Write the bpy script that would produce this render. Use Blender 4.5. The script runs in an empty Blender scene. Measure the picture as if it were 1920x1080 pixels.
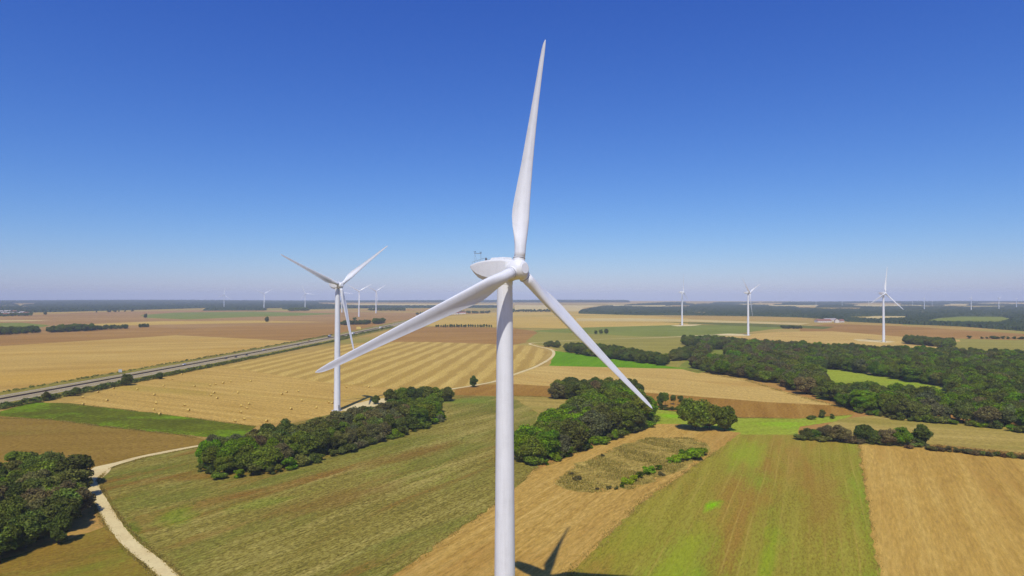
import bpy, bmesh, math, random
import numpy as np
from mathutils import Vector, Matrix, Euler
from mathutils.geometry import tessellate_polygon

rnd = random.Random(11)
SC = bpy.context.scene
COL = SC.collection

# ------------------------------------------------------------------ camera
CAM_H = 75.1          # metres above the plain
FPX = 1200.0          # focal length in pixels of a 1920 wide frame
PITCH = math.atan(16 / FPX)
cam_d = bpy.data.cameras.new('camera')
cam = bpy.data.objects.new('camera', cam_d); COL.objects.link(cam)
cam.location = (0, 0, CAM_H)
cam.rotation_euler = (math.pi / 2 + PITCH, 0, 0)
cam_d.sensor_width = 36; cam_d.lens = 36 * FPX / 1920
cam_d.clip_start = 0.5; cam_d.clip_end = 80000
SC.camera = cam

# ------------------------------------------------------------------ sky and sun
SUN_ELEV = math.radians(54.46)
SUN_TO = Vector((-0.0997, -0.7074, 1.0)).normalized()      # towards the sun
world = bpy.data.worlds.new('World'); SC.world = world; world.use_nodes = True
wn, wl = world.node_tree.nodes, world.node_tree.links
wn.clear()
sky = wn.new('ShaderNodeTexSky'); sky.sky_type = 'NISHITA'; sky.sun_disc = False
sky.sun_elevation = SUN_ELEV
sky.sun_rotation = math.atan2(SUN_TO.x, SUN_TO.y)
sky.altitude = 0; sky.air_density = 1.0; sky.dust_density = 0.4; sky.ozone_density = 10.0
bg = wn.new('ShaderNodeBackground'); bg.inputs['Strength'].default_value = 0.10
wo = wn.new('ShaderNodeOutputWorld')
# the camera's vivid colour response, one curve per channel and the same over the whole sky
sep = wn.new('ShaderNodeSeparateColor'); com = wn.new('ShaderNodeCombineColor'); wl.new(sky.outputs[0], sep.inputs[0])
for ch, (gam, amp) in enumerate(((1.40, 1.42), (1.22, 1.10), (0.75, 1.05))):
    m0 = wn.new('ShaderNodeMath'); m0.operation = 'MULTIPLY'; m0.inputs[1].default_value = 0.1; wl.new(sep.outputs[ch], m0.inputs[0])
    m1 = wn.new('ShaderNodeMath'); m1.operation = 'POWER'; m1.inputs[1].default_value = gam; wl.new(m0.outputs[0], m1.inputs[0])
    m2 = wn.new('ShaderNodeMath'); m2.operation = 'MULTIPLY'; m2.inputs[1].default_value = amp * 10; wl.new(m1.outputs[0], m2.inputs[0])
    wl.new(m2.outputs[0], com.inputs[ch])
wl.new(com.outputs[0], bg.inputs[0]); wl.new(bg.outputs[0], wo.inputs[0])

sun_d = bpy.data.lights.new('sun', 'SUN'); sun = bpy.data.objects.new('sun', sun_d); COL.objects.link(sun)
sun_d.energy = 4.0; sun_d.angle = math.radians(0.53); sun_d.color = (1.0, 0.955, 0.89)
sun.rotation_euler = SUN_TO.to_track_quat('Z', 'Y').to_euler(); sun.location = SUN_TO * 400

SC.view_settings.view_transform = 'Standard'; SC.view_settings.look = 'None'
SC.view_settings.exposure = 0.0; SC.view_settings.gamma = 1.0; SC.view_settings.use_curve_mapping = False
SC.cycles.use_denoising = True; SC.cycles.denoising_prefilter = 'FAST'
SC.cycles.max_bounces = 6; SC.cycles.transparent_max_bounces = 8; SC.cycles.volume_bounces = 0

# ------------------------------------------------------------------ small helpers
def G(px, py, z=0.0):
    """spot on the plain seen at a place of the 1920x1080 photograph"""
    x = (px - 960) / FPX; y = (540 - py) / FPX
    dy = math.cos(PITCH) - y * math.sin(PITCH); dz = math.sin(PITCH) + y * math.cos(PITCH)
    t = (z - CAM_H) / dz
    return Vector((x * t, dy * t, z))

def PX(x, y, z=0.0):
    Z = z - CAM_H
    d = y * math.cos(PITCH) + Z * math.sin(PITCH); u = -y * math.sin(PITCH) + Z * math.cos(PITCH)
    return 960 + FPX * x / d, 540 - FPX * u / d

def lin(c): 
    c /= 255.0
    return c / 12.92 if c <= 0.04045 else ((c + 0.055) / 1.055) ** 2.4
ALB = 0.86
def C(r, g, b, k=None):
    k = ALB if k is None else k
    return (lin(r) * k, lin(g) * k, lin(b) * k * 0.62, 1.0)

def tag(o, label=None, cat=None, group=None, kind=None):
    if label: o['label'] = label
    if cat: o['category'] = cat
    if group: o['group'] = group
    if kind: o['kind'] = kind
    return o

def link(name, me, mat=None, parent=None, loc=(0, 0, 0)):
    o = bpy.data.objects.new(name, me); COL.objects.link(o)
    if mat is not None and me is not None and not me.materials: me.materials.append(mat)
    o.location = loc
    if parent: o.parent = parent
    return o

def mesh(name, v, f, smooth=False):
    me = bpy.data.meshes.new(name); me.from_pydata([tuple(p) for p in v], [], [tuple(q) for q in f])
    if smooth: me.shade_smooth()
    me.update()
    return me

def quads_mesh(name, Q, tri=None):
    """Q: (n,4,3) array of loose quads"""
    n = len(Q); me = bpy.data.meshes.new(name)
    me.vertices.add(n * 4); me.vertices.foreach_set('co', np.ascontiguousarray(Q, dtype=np.float32).ravel())
    me.loops.add(n * 4); me.loops.foreach_set('vertex_index', np.arange(n * 4, dtype=np.int32))
    me.polygons.add(n); me.polygons.foreach_set('loop_start', np.arange(0, n * 4, 4, dtype=np.int32))
    try: me.polygons.foreach_set('loop_total', np.full(n, 4, dtype=np.int32))
    except Exception: pass
    me.update(calc_edges=True); me.validate()
    return me

def empty(name, loc=(0, 0, 0), rz=0):
    o = bpy.data.objects.new(name, None); COL.objects.link(o)
    o.location = loc; o.rotation_euler = (0, 0, rz); o.empty_display_size = 1
    return o

def copy_tree(o, parent=None):
    c = o.copy(); COL.objects.link(c); c.parent = parent
    for ch in list(o.children): copy_tree(ch, c)
    return c

class MB:
    """collects boxes, tubes and lofts, builds one mesh"""
    def __init__(s): s.v = []; s.f = []
    def add(s, v, f):
        b = len(s.v); s.v += [tuple(p) for p in v]; s.f += [tuple(i + b for i in q) for q in f]; return s
    def box(s, x0, x1, y0, y1, z0, z1):
        return s.add([(x0, y0, z0), (x1, y0, z0), (x1, y1, z0), (x0, y1, z0), (x0, y0, z1), (x1, y0, z1), (x1, y1, z1), (x0, y1, z1)],
                     [(0, 3, 2, 1), (4, 5, 6, 7), (0, 1, 5, 4), (1, 2, 6, 5), (2, 3, 7, 6), (3, 0, 4, 7)])
    def loft(s, rings, cap=True, closed=True):
        n = len(rings[0]); v = [p for r in rings for p in r]; f = []
        for i in range(len(rings) - 1):
            for j in range(n if closed else n - 1):
                k = (j + 1) % n
                f.append((i * n + j, i * n + k, (i + 1) * n + k, (i + 1) * n + j))
        if cap and closed:
            f.append(tuple(range(n - 1, -1, -1))); f.append(tuple((len(rings) - 1) * n + j for j in range(n)))
        return s.add(v, f)
    def tube(s, a, b, r0, r1=None, n=8):
        a, b = Vector(a), Vector(b); d = (b - a).normalized(); r1 = r0 if r1 is None else r1
        e = d.orthogonal().normalized(); g = d.cross(e)
        R = [[p + (e * math.cos(t) + g * math.sin(t)) * r for t in [2 * math.pi * k / n for k in range(n)]] for p, r in ((a, r0), (b, r1))]
        return s.loft(R)
    def me(s, name, smooth=False): return mesh(name, s.v, s.f, smooth)
    def build(s, name, mat, parent=None, smooth=False):
        return link(name, s.me(name, smooth), mat, parent)

# ------------------------------------------------------------------ materials
class NT:
    def __init__(s, name):
        s.m = bpy.data.materials.new(name); s.m.use_nodes = True
        s.n = s.m.node_tree.nodes; s.l = s.m.node_tree.links; s.n.clear()
        s.out = s.n.new('ShaderNodeOutputMaterial')
    def node(s, t, **kw):
        n = s.n.new(t)
        for k, v in kw.items(): setattr(n, k, v)
        return n
    def set(s, sock, val):
        if isinstance(val, bpy.types.NodeSocket): s.l.new(val, sock)
        else: sock.default_value = val
    def math(s, op, a, b=None, clamp=False):
        n = s.node('ShaderNodeMath', operation=op, use_clamp=clamp); s.set(n.inputs[0], a)
        if b is not None: s.set(n.inputs[1], b)
        return n.outputs[0]
    def noise(s, vec, scale, detail=3, rough=0.55, dist=0.0):
        n = s.node('ShaderNodeTexNoise'); s.set(n.inputs['Vector'], vec); n.inputs['Scale'].default_value = scale
        n.inputs['Detail'].default_value = detail; n.inputs['Roughness'].default_value = rough; n.inputs['Distortion'].default_value = dist
        return n.outputs['Fac']
    def mapping(s, vec, rot=0.0, scale=(1, 1, 1), loc=(0, 0, 0)):
        # rotate first, then stretch
        m1 = s.node('ShaderNodeMapping'); s.set(m1.inputs['Vector'], vec); m1.inputs['Rotation'].default_value = (0, 0, -rot)
        m2 = s.node('ShaderNodeMapping'); s.l.new(m1.outputs[0], m2.inputs['Vector'])
        m2.inputs['Scale'].default_value = scale; m2.inputs['Location'].default_value = loc
        return m2.outputs[0]
    def ramp(s, fac, stops):
        r = s.node('ShaderNodeValToRGB'); s.set(r.inputs[0], fac); e = r.color_ramp.elements
        while len(e) < len(stops): e.new(0.5)
        for k, (p, c) in enumerate(stops): e[k].position = p; e[k].color = c
        return r.outputs[0]
    def mapr(s, v, a, b, c=0.0, d=1.0):
        n = s.node('ShaderNodeMapRange'); n.clamp = True; s.set(n.inputs[0], v)
        for k, x in zip((1, 2, 3, 4), (a, b, c, d)): n.inputs[k].default_value = x
        return n.outputs[0]
    def mix(s, fac, a, b, mode='MIX'):
        n = s.node('ShaderNodeMix', data_type='RGBA', blend_type=mode); s.set(n.inputs[0], fac); s.set(n.inputs[6], a); s.set(n.inputs[7], b)
        return n.outputs[2]
    def bsdf(s, color, rough=0.9, spec=0.2, normal=None):
        b = s.node('ShaderNodeBsdfPrincipled'); s.set(b.inputs['Base Color'], color); s.set(b.inputs['Roughness'], rough)
        b.inputs['Specular IOR Level'].default_value = spec
        if normal is not None: s.l.new(normal, b.inputs['Normal'])
        s.l.new(b.outputs[0], s.out.inputs['Surface']); return b
    def bump(s, h, strength, dist):
        b = s.node('ShaderNodeBump'); b.inputs['Strength'].default_value = strength; b.inputs['Distance'].default_value = dist
        s.l.new(h, b.inputs['Height']); return b.outputs[0]

def field_mat(name, dark, mid, light, deg=0.0, streak=0.5, patch=0.6, fine=0.5, rows=None, patches=(), bump=(0.5, 0.25), psc=0.012, ssc=(0.006, 0.16), fsc=0.7, contrast=0.16, tracks=None, grain=0.32, spots=(), elong=0.6):
    """soil or crop: big patches, streaks along the working direction, fine tufts; rows = (period m, colour, amount, edge)"""
    t = NT(name); g = t.node('ShaderNodeNewGeometry'); P = g.outputs['Position']; a = math.radians(deg)
    n1 = t.noise(P, psc, 4, 0.6)
    st = t.mapping(P, a, (ssc[0], ssc[1], 1)); n2 = t.noise(st, 1.0, 4, 0.6)
    n3 = t.noise(t.mapping(P, a, (elong, 1.0, 1)), fsc, 6, 0.72)
    tot = patch + streak + fine
    s1 = t.math('ADD', t.math('MULTIPLY', n1, patch / tot), t.math('ADD', t.math('MULTIPLY', n2, streak / tot), t.math('MULTIPLY', n3, fine / tot)))
    col = t.ramp(s1, [(0.5 - contrast, dark), (0.5, mid), (0.5 + contrast, light)])
    for (c, scale, lo, hi, stretch, amt, seed) in patches:
        q = t.mapping(P, a, (scale / stretch, scale, 1), (seed * 7.3, seed * 3.1, seed))
        f = t.math('ADD', t.noise(q, 1.0, 5, 0.62, 0.4), t.math('MULTIPLY', t.math('SUBTRACT', n3, 0.5), 0.35))
        col = t.mix(t.math('MULTIPLY', t.mapr(f, lo, hi), amt), col, c)
    if rows:
        per, rc, amt, sharp = rows
        m = t.mapping(P, a, (1, 1, 1)); sp = t.node('ShaderNodeSeparateXYZ'); t.l.new(m, sp.inputs[0])
        wob = t.math('MULTIPLY', t.math('SUBTRACT', t.noise(P, 0.02, 2), 0.5), per * 0.55)
        ph = t.math('MULTIPLY', t.math('ADD', sp.outputs[1], wob), 2 * math.pi / per)
        w = t.math('SINE', ph); w = t.mapr(w, -sharp, sharp)
        w = t.math('MULTIPLY', w, t.mapr(t.math('ADD', n2, t.math('MULTIPLY', n1, 0.5)), 0.45, 0.85, 0.55, 1.0))
        col = t.mix(t.math('MULTIPLY', w, amt), col, rc)
    if tracks:
        per, rc, amt = tracks                      # thin wheel tracks
        m = t.mapping(P, a, (1, 1, 1)); sp = t.node('ShaderNodeSeparateXYZ'); t.l.new(m, sp.inputs[0])
        wob = t.math('MULTIPLY', t.math('SUBTRACT', t.noise(P, 0.012, 2), 0.5), per * 0.8)
        w = t.math('SINE', t.math('MULTIPLY', t.math('ADD', sp.outputs[1], wob), 2 * math.pi / per))
        w = t.mapr(w, 0.90, 0.99)
        w = t.math('MULTIPLY', w, t.mapr(t.noise(st, 2.3, 3), 0.38, 0.62))
        col = t.mix(t.math('MULTIPLY', w, amt), col, rc)
    for (cx, cy, rx, ry, rot, c, amt) in spots:                 # single lusher or barer places
        d = t.node('ShaderNodeVectorMath', operation='SUBTRACT'); t.l.new(P, d.inputs[0]); d.inputs[1].default_value = (cx, cy, 0)
        m = t.mapping(d.outputs[0], math.radians(rot), (1 / rx, 1 / ry, 0)); ln = t.node('ShaderNodeVectorMath', operation='LENGTH'); t.l.new(m, ln.inputs[0])
        e = t.math('ADD', ln.outputs['Value'], t.math('MULTIPLY', t.math('SUBTRACT', t.noise(t.mapping(P, a, (0.35, 1.0, 1)), 0.2, 5, 0.7), 0.5), 2.4))
        col = t.mix(t.math('MULTIPLY', t.mapr(e, 0.35, 1.15, 1.0, 0.0), amt), col, c)
    n4 = t.noise(t.mapping(P, a, (0.55, 1.0, 1)), fsc * 2.6, 4, 0.75)
    gr = t.math('ADD', t.mapr(n3, 0.32, 0.68, 1 - grain, 1 + grain), t.mapr(n4, 0.3, 0.7, -grain * 0.8, grain * 0.8))
    cm = t.node('ShaderNodeCombineXYZ'); [t.l.new(gr, q) for q in cm.inputs]
    col = t.mix(1.0, col, cm.outputs[0], 'MULTIPLY')
    nb = t.bump(t.math('ADD', n3, t.math('MULTIPLY', n2, 0.6)), bump[0], bump[1])
    t.bsdf(col, 0.95, 0.03, nb)
    return t.m

def plain_mat(name, col, rough=0.6, spec=0.3, var=0.12, scale=0.8, metal=0.0, bump=None):
    t = NT(name); g = t.node('ShaderNodeTexCoord'); P = g.outputs['Object']
    n = t.noise(P, scale, 5, 0.62)
    c2 = tuple(max(0, c * (1 - var)) for c in col[:3]) + (1,); c1 = tuple(min(1, c * (1 + var)) for c in col[:3]) + (1,)
    cc = t.ramp(n, [(0.3, c2), (0.7, c1)])
    nb = t.bump(n, bump[0], bump[1]) if bump else None
    b = t.bsdf(cc, rough, spec, nb); b.inputs['Metallic'].default_value = metal
    return t.m

def leaf_mat(name, instancer=False):
    t = NT(name)
    if instancer:
        a = t.node('ShaderNodeAttribute', attribute_type='INSTANCER', attribute_name='tint'); base = a.outputs['Color']
    else:
        a = t.node('ShaderNodeObjectInfo'); base = a.outputs['Color']
    g = t.node('ShaderNodeNewGeometry'); rp = g.outputs['Random Per Island']
    n = t.noise(g.outputs['Position'], 0.22, 3, 0.6)
    h = t.node('ShaderNodeHueSaturation'); t.set(h.inputs['Color'], base)
    t.set(h.inputs['Hue'], t.math('ADD', 0.5, t.math('MULTIPLY', t.math('SUBTRACT', n, 0.5), 0.10)))
    t.set(h.inputs['Value'], t.math('MULTIPLY', t.mapr(rp, 0, 1, 0.5, 1.5), t.mapr(n, 0.3, 0.7, 0.78, 1.22)))
    d = t.node('ShaderNodeBsdfPrincipled'); t.l.new(h.outputs[0], d.inputs['Base Color']); d.inputs['Roughness'].default_value = 0.62
    d.inputs['Specular IOR Level'].default_value = 0.12
    tr = t.node('ShaderNodeBsdfTranslucent'); t.l.new(h.outputs[0], tr.inputs['Color'])
    mx = t.node('ShaderNodeMixShader'); mx.inputs[0].default_value = 0.3
    t.l.new(d.outputs[0], mx.inputs[1]); t.l.new(tr.outputs[0], mx.inputs[2]); t.l.new(mx.outputs[0], t.out.inputs['Surface'])
    return t.m

M = {}
M['leaf'] = leaf_mat('foliage'); M['leaf_i'] = leaf_mat('foliage_of_wood', True)
M['bark'] = plain_mat('bark', (0.09, 0.07, 0.05, 1), 0.9, 0.1, 0.3, 1.5)

def white_mat():
    t = NT('turbine_paint'); g = t.node('ShaderNodeTexCoord'); P = g.outputs['Object']
    n = t.noise(P, 0.35, 5, 0.6); n2 = t.noise(t.mapping(P, 0, (3.0, 3.0, 0.12)), 1.0, 4, 0.6)
    c = t.ramp(t.math('ADD', t.math('MULTIPLY', n, 0.5), t.math('MULTIPLY', n2, 0.5)), [(0.25, (0.60, 0.60, 0.60, 1)), (0.5, (0.72, 0.725, 0.735, 1)), (0.8, (0.76, 0.765, 0.775, 1))])
    n3 = t.noise(t.mapping(P, 0, (1.4, 1.4, 0.05)), 1.0, 5, 0.7); st = t.math('MULTIPLY', t.mapr(n3, 0.56, 0.72), 0.22)
    c = t.mix(st, c, (0.50, 0.48, 0.44, 1))
    t.bsdf(c, t.mapr(n, 0.3, 0.7, 0.35, 0.55), 0.4); return t.m
M['white'] = white_mat()
M['white2'] = plain_mat('nacelle_white', (0.72, 0.72, 0.71, 1), 0.5, 0.35, 0.05)
M['seal'] = plain_mat('dark_seal', (0.10, 0.10, 0.105, 1), 0.6, 0.3, 0.1)
M['steel'] = plain_mat('galvanised_steel', (0.35, 0.36, 0.37, 1), 0.45, 0.5, 0.1, 2.0, 0.6)
M['asphalt'] = plain_mat('asphalt', C(164, 148, 136, 0.85), 1.0, 0.0, 0.10, 0.05)
M['marking'] = plain_mat('road_paint', (0.75, 0.75, 0.73, 1), 0.7, 0.3, 0.08)
M['concrete'] = plain_mat('concrete', (0.42, 0.40, 0.36, 1), 0.9, 0.2, 0.12, 0.4)
M['glass'] = plain_mat('dark_glass', (0.02, 0.025, 0.03, 1), 0.08, 0.6, 0.1)
M['tyre'] = plain_mat('tyre_rubber', (0.02, 0.02, 0.02, 1), 0.8, 0.3, 0.1)
M['gravel'] = field_mat('chalk_gravel', C(204, 178, 148), C(222, 200, 174), C(232, 214, 190), 0, 0.2, 0.6, 0.3, bump=(0.15, 0.05), psc=0.06, fsc=1.6, grain=0.07)
M['straw'] = plain_mat('straw', C(214, 184, 122), 0.95, 0.1, 0.35, 5.0, 0, (0.6, 0.05))
M['bale_core'] = plain_mat('straw_end', C(190, 150, 84), 0.95, 0.1, 0.3, 6.0, 0, (0.6, 0.05))

# crops and soils ---------------------------------------------------------------
def sp(px, py, rx, ry, rot, c, amt): p = G(px, py); return (p.x, p.y, rx, ry, rot, c, amt)
SPOTS_M = [sp(330, 968, 7, 12, 25, C(120, 146, 40), 0.55), sp(480, 945, 14, 6, 40, C(124, 146, 50), 0.4), sp(870, 752, 26, 14, 0, C(116, 134, 50), 0.7), sp(385, 892, 24, 8, 20, C(136, 100, 48), 0.7), sp(250, 1010, 3, 26, 35, C(98, 116, 30), 0.8), sp(640, 935, 10, 30, -40, C(132, 98, 52), 0.55), sp(780, 850, 8, 34, -38, C(130, 92, 48), 0.6)]
SPOTS_S = [sp(1336, 948, 2.6, 9, -30, C(134, 184, 16), 1.0), sp(1275, 1050, 5, 30, -26, C(150, 158, 48), 0.75), sp(1440, 1050, 3, 34, -26, C(140, 156, 40), 0.75), sp(1400, 850, 9, 30, -24, C(148, 160, 50), 0.75), sp(1180, 1010, 9, 22, -30, C(146, 146, 52), 0.6), sp(1540, 930, 8, 60, -25, C(152, 112, 58), 0.5)]
SPOTS_G = [sp(1260, 780, 9, 8, 0, C(136, 182, 18), 0.9), sp(1465, 795, 14, 6, 0, C(142, 178, 30), 0.7), sp(1550, 805, 14, 9, 0, C(150, 160, 60), 0.5)]
F = {}
F['meadow'] = field_mat('tangled_meadow', C(98, 88, 40), C(142, 128, 68), C(180, 164, 108), 58, 0.9, 0.5, 0.9,
    patches=((C(104, 116, 46), 0.028, 0.5, 0.66, 3.0, 0.6, 1), (C(138, 94, 50), 0.045, 0.55, 0.66, 6.5, 0.75, 2), (C(120, 144, 42), 0.02, 0.62, 0.76, 1.6, 0.5, 3), (C(186, 166, 110), 0.06, 0.56, 0.68, 7.0, 0.6, 22)),
    bump=(0.9, 0.45), psc=0.02, ssc=(0.03, 0.3), fsc=1.1, contrast=0.2, grain=0.46, spots=SPOTS_M, elong=0.45, tracks=(6.5, C(92, 86, 38), 0.4))
F['tan'] = field_mat('bare_tan_soil', C(164, 126, 68), C(187, 150, 90), C(205, 170, 114), 60, 0.8, 0.4, 0.7,
    patches=((C(160, 108, 60), 0.02, 0.52, 0.7, 3.5, 0.5, 4), (C(170, 148, 74), 0.015, 0.58, 0.7, 2.5, 0.45, 14)), bump=(0.4, 0.15), psc=0.015, ssc=(0.012, 0.3), fsc=1.0, grain=0.24, elong=0.22, tracks=(5.0, C(206, 172, 116), 0.35))
F['sprout'] = field_mat('sprouting_field', C(130, 120, 46), C(150, 138, 58), C(168, 156, 76), 65, 0.9, 0.4, 0.8, 
    patches=((C(160, 112, 62), 0.03, 0.46, 0.6, 9.0, 0.7, 5), (C(116, 158, 38), 0.02, 0.5, 0.68, 4.5, 0.8, 6), (C(176, 140, 84), 0.05, 0.55, 0.7, 10.0, 0.45, 9)),
    bump=(0.4, 0.2), tracks=(4.3, C(184, 156, 90), 0.5), ssc=(0.01, 0.3), fsc=1.5, spots=SPOTS_S, grain=0.24, elong=0.3)
F['stubble_r'] = field_mat('pale_stubble', C(170, 132, 72), C(191, 153, 90), C(205, 171, 110), 61.5, 1.0, 0.4, 0.5,
    patches=((C(160, 112, 60), 0.035, 0.55, 0.68, 7.0, 0.55, 7),), bump=(0.25, 0.12), tracks=(9.0, C(165, 122, 68), 0.35), ssc=(0.008, 0.16), fsc=1.1, grain=0.17, elong=0.12)
F['gold_bales'] = field_mat('golden_stubble_with_straw', C(176, 140, 80), C(194, 158, 98), C(208, 174, 116), -27, 1.0, 0.3, 0.35,
    patches=((C(168, 146, 72), 0.02, 0.55, 0.68, 5.0, 0.5, 8),), tracks=(13.0, C(166, 126, 62), 0.6), ssc=(0.006, 0.15))
F['gold_rows'] = field_mat('golden_stubble_in_bands', C(186, 152, 90), C(202, 170, 108), C(214, 184, 126), 85, 0.5, 0.3, 0.4,
    rows=(21.5, C(172, 138, 78), 0.85, 0.5), ssc=(0.006, 0.2))
F['gold_w'] = field_mat('golden_wheat_stubble', C(178, 140, 82), C(194, 158, 98), C(208, 174, 116), 22, 1.2, 0.5, 0.2,
    patches=((C(192, 146, 60), 0.006, 0.5, 0.68, 6.0, 0.6, 10),), ssc=(0.0025, 0.03))
F['brown'] = field_mat('ploughed_brown', C(150, 110, 64), C(166, 124, 76), C(180, 140, 90), 20, 1.0, 0.6, 0.25, ssc=(0.002, 0.02), psc=0.004)
F['orange'] = field_mat('reddish_soil', C(154, 116, 76), C(168, 130, 92), C(184, 148, 108), 14, 1.2, 0.7, 0.2,
    patches=((C(168, 150, 92), 0.0016, 0.56, 0.7, 4.0, 0.6, 11), (C(208, 172, 128), 0.002, 0.58, 0.68, 5.0, 0.55, 12)), ssc=(0.0012, 0.012), psc=0.003)
F['redbrown'] = field_mat('red_brown_earth', C(142, 102, 48), C(160, 118, 60), C(176, 136, 78), 70, 0.9, 0.4, 0.4, ssc=(0.008, 0.1))
F['gold_m'] = field_mat('warm_stubble', C(184, 148, 92), C(200, 166, 110), C(212, 182, 128), -38, 0.9, 0.5, 0.35,
    patches=((C(176, 126, 64), 0.02, 0.56, 0.68, 5.0, 0.5, 13),), ssc=(0.006, 0.08))
F['vivid'] = field_mat('vivid_green_crop', C(86, 128, 2), C(104, 148, 4), C(120, 160, 10), 70, 0.7, 0.5, 0.5, ssc=(0.01, 0.2))
F['maize'] = field_mat('tall_green_crop', C(80, 84, 20), C(100, 104, 28), C(122, 134, 34), -12, 0.4, 0.9, 0.9,
    patches=((C(122, 158, 26), 0.03, 0.47, 0.64, 1.6, 0.8, 15),), psc=0.03, bump=(1.0, 0.6), fsc=0.6)
F['olive'] = field_mat('pale_olive_meadow', C(138, 128, 68), C(156, 144, 80), C(172, 158, 94), -4, 1.2, 0.5, 0.2, rows=(34.0, C(146, 138, 70), 0.5, 0.7), ssc=(0.003, 0.05))
F['green_f'] = field_mat('green_pasture', C(112, 118, 52), C(128, 134, 64), C(144, 148, 76), 8, 0.9, 0.6, 0.3, ssc=(0.004, 0.05))
F['dkgreen_f'] = field_mat('dark_green_crop', C(92, 96, 44), C(108, 110, 52), C(122, 120, 60), 8, 0.9, 0.5, 0.2, ssc=(0.004, 0.05))
F['yel_f'] = field_mat('yellow_stubble', C(184, 148, 82), C(200, 166, 98), C(212, 182, 116), 6, 1.2, 0.6, 0.2,
    patches=((C(176, 156, 92), 0.004, 0.5, 0.66, 4.0, 0.6, 16),), ssc=(0.003, 0.04), psc=0.005)
F['dry'] = field_mat('dry_mown_meadow', C(142, 124, 66), C(172, 148, 90), C(192, 168, 112), -16, 1.2, 0.4, 0.5,
    patches=((C(140, 132, 60), 0.03, 0.5, 0.64, 6.0, 0.6, 17),), ssc=(0.006, 0.11))
F['brown_l'] = field_mat('tan_brown_fallow', C(128, 102, 48), C(146, 116, 60), C(162, 130, 76), 10, 0.8, 0.7, 0.5,
    patches=((C(140, 128, 62), 0.012, 0.5, 0.66, 2.0, 0.6, 18),), ssc=(0.008, 0.06))
F['corner'] = field_mat('weedy_fallow', C(122, 100, 46), C(146, 116, 56), C(166, 136, 78), 40, 0.6, 0.7, 0.6,
    patches=((C(118, 124, 44), 0.03, 0.45, 0.62, 2.0, 0.75, 31), (C(96, 104, 36), 0.05, 0.6, 0.72, 3.0, 0.6, 32)), psc=0.03, fsc=1.0, grain=0.28)
F['verge'] = field_mat('grass_verge', C(110, 104, 48), C(142, 130, 66), C(172, 154, 88), 84, 0.7, 0.5, 0.6, ssc=(0.01, 0.3))
F['brightgrass'] = field_mat('bright_grass', C(112, 160, 22), C(134, 184, 30), C(150, 196, 48), 60, 0.5, 0.5, 0.8)
F['softgreen'] = field_mat('soft_green_grass', C(132, 140, 48), C(150, 160, 58), C(168, 176, 76), 20, 0.6, 0.6, 0.6, patches=((C(132, 186, 30), 0.03, 0.56, 0.7, 2.0, 0.8, 21),), spots=SPOTS_G)
F['fallow'] = field_mat('dry_fallow', C(136, 116, 62), C(168, 144, 86), C(190, 166, 108), 30, 0.3, 0.6, 1.0, bump=(1.0, 0.7), psc=0.04, fsc=0.5)
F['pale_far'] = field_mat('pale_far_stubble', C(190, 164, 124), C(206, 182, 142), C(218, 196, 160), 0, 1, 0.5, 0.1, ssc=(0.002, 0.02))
F['ground'] = field_mat('plain_soil', C(160, 130, 78), C(182, 150, 94), C(196, 166, 112), 12, 1.0, 0.9, 0.2,
    patches=((C(138, 140, 70), 0.0012, 0.5, 0.62, 2.0, 0.7, 19), (C(170, 116, 76), 0.0016, 0.54, 0.64, 3.0, 0.7, 20)), ssc=(0.001, 0.008), psc=0.002)

# ------------------------------------------------------------------ the plain and its fields
def sheet(name, poly, mat, z, rag=0.0, step=None, kind='structure'):
    """flat sheet with slightly ragged edges from ground points"""
    pts = [Vector((p[0], p[1], 0)) for p in poly]; out = []
    for i, a in enumerate(pts):
        b = pts[(i + 1) % len(pts)]; L = (b - a).length
        d = max(40.0, (a.length + b.length) / 2); st = step or d / 55
        n = max(1, min(60, int(L / st))); nv = Vector((-(b - a).y, (b - a).x, 0)).normalized() if L > 0 else Vector()
        for k in range(n):
            p = a + (b - a) * (k / n)
            if k: p = p + nv * rnd.gauss(0, 1) * rag * min(1.0, d / 300 + 0.3)
            out.append(p)
    tri = tessellate_polygon([out])
    v = [(p.x, p.y, z) for p in out]
    f = []
    for t in tri:
        a, b, c = (out[i] for i in t)
        if (b - a).cross(c - a).z < 0: t = (t[0], t[2], t[1])
        f.append(tuple(t))
    o = link(name, mesh(name, v, f), mat)
    o['kind'] = kind
    return o

RG = 11000.0
gm = MB(); N = 96
ring = lambda r: [(r * math.cos(2 * math.pi * k / N), r * math.sin(2 * math.pi * k / N), 0) for k in range(N)]
gm.loft([ring(60), ring(400), ring(1500), ring(4000), ring(RG)], cap=False)
gm.add(ring(60), [tuple(range(N))])
ground = gm.build('ground', F['ground'])
bmx = bmesh.new(); bmx.from_mesh(ground.data); bmesh.ops.recalc_face_normals(bmx, faces=bmx.faces)
if bmx.faces[0].normal.z < 0: bmesh.ops.reverse_faces(bmx, faces=bmx.faces)
bmx.to_mesh(ground.data); bmx.free()
ground['kind'] = 'structure'

def px_field(name, mat, px, z, rag=None):
    poly = [G(*p) for p in px]
    D = sum(p.y for p in poly) / len(poly)
    return sheet(name, poly, F[mat], z, 0.5 if rag is None else rag)

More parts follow.
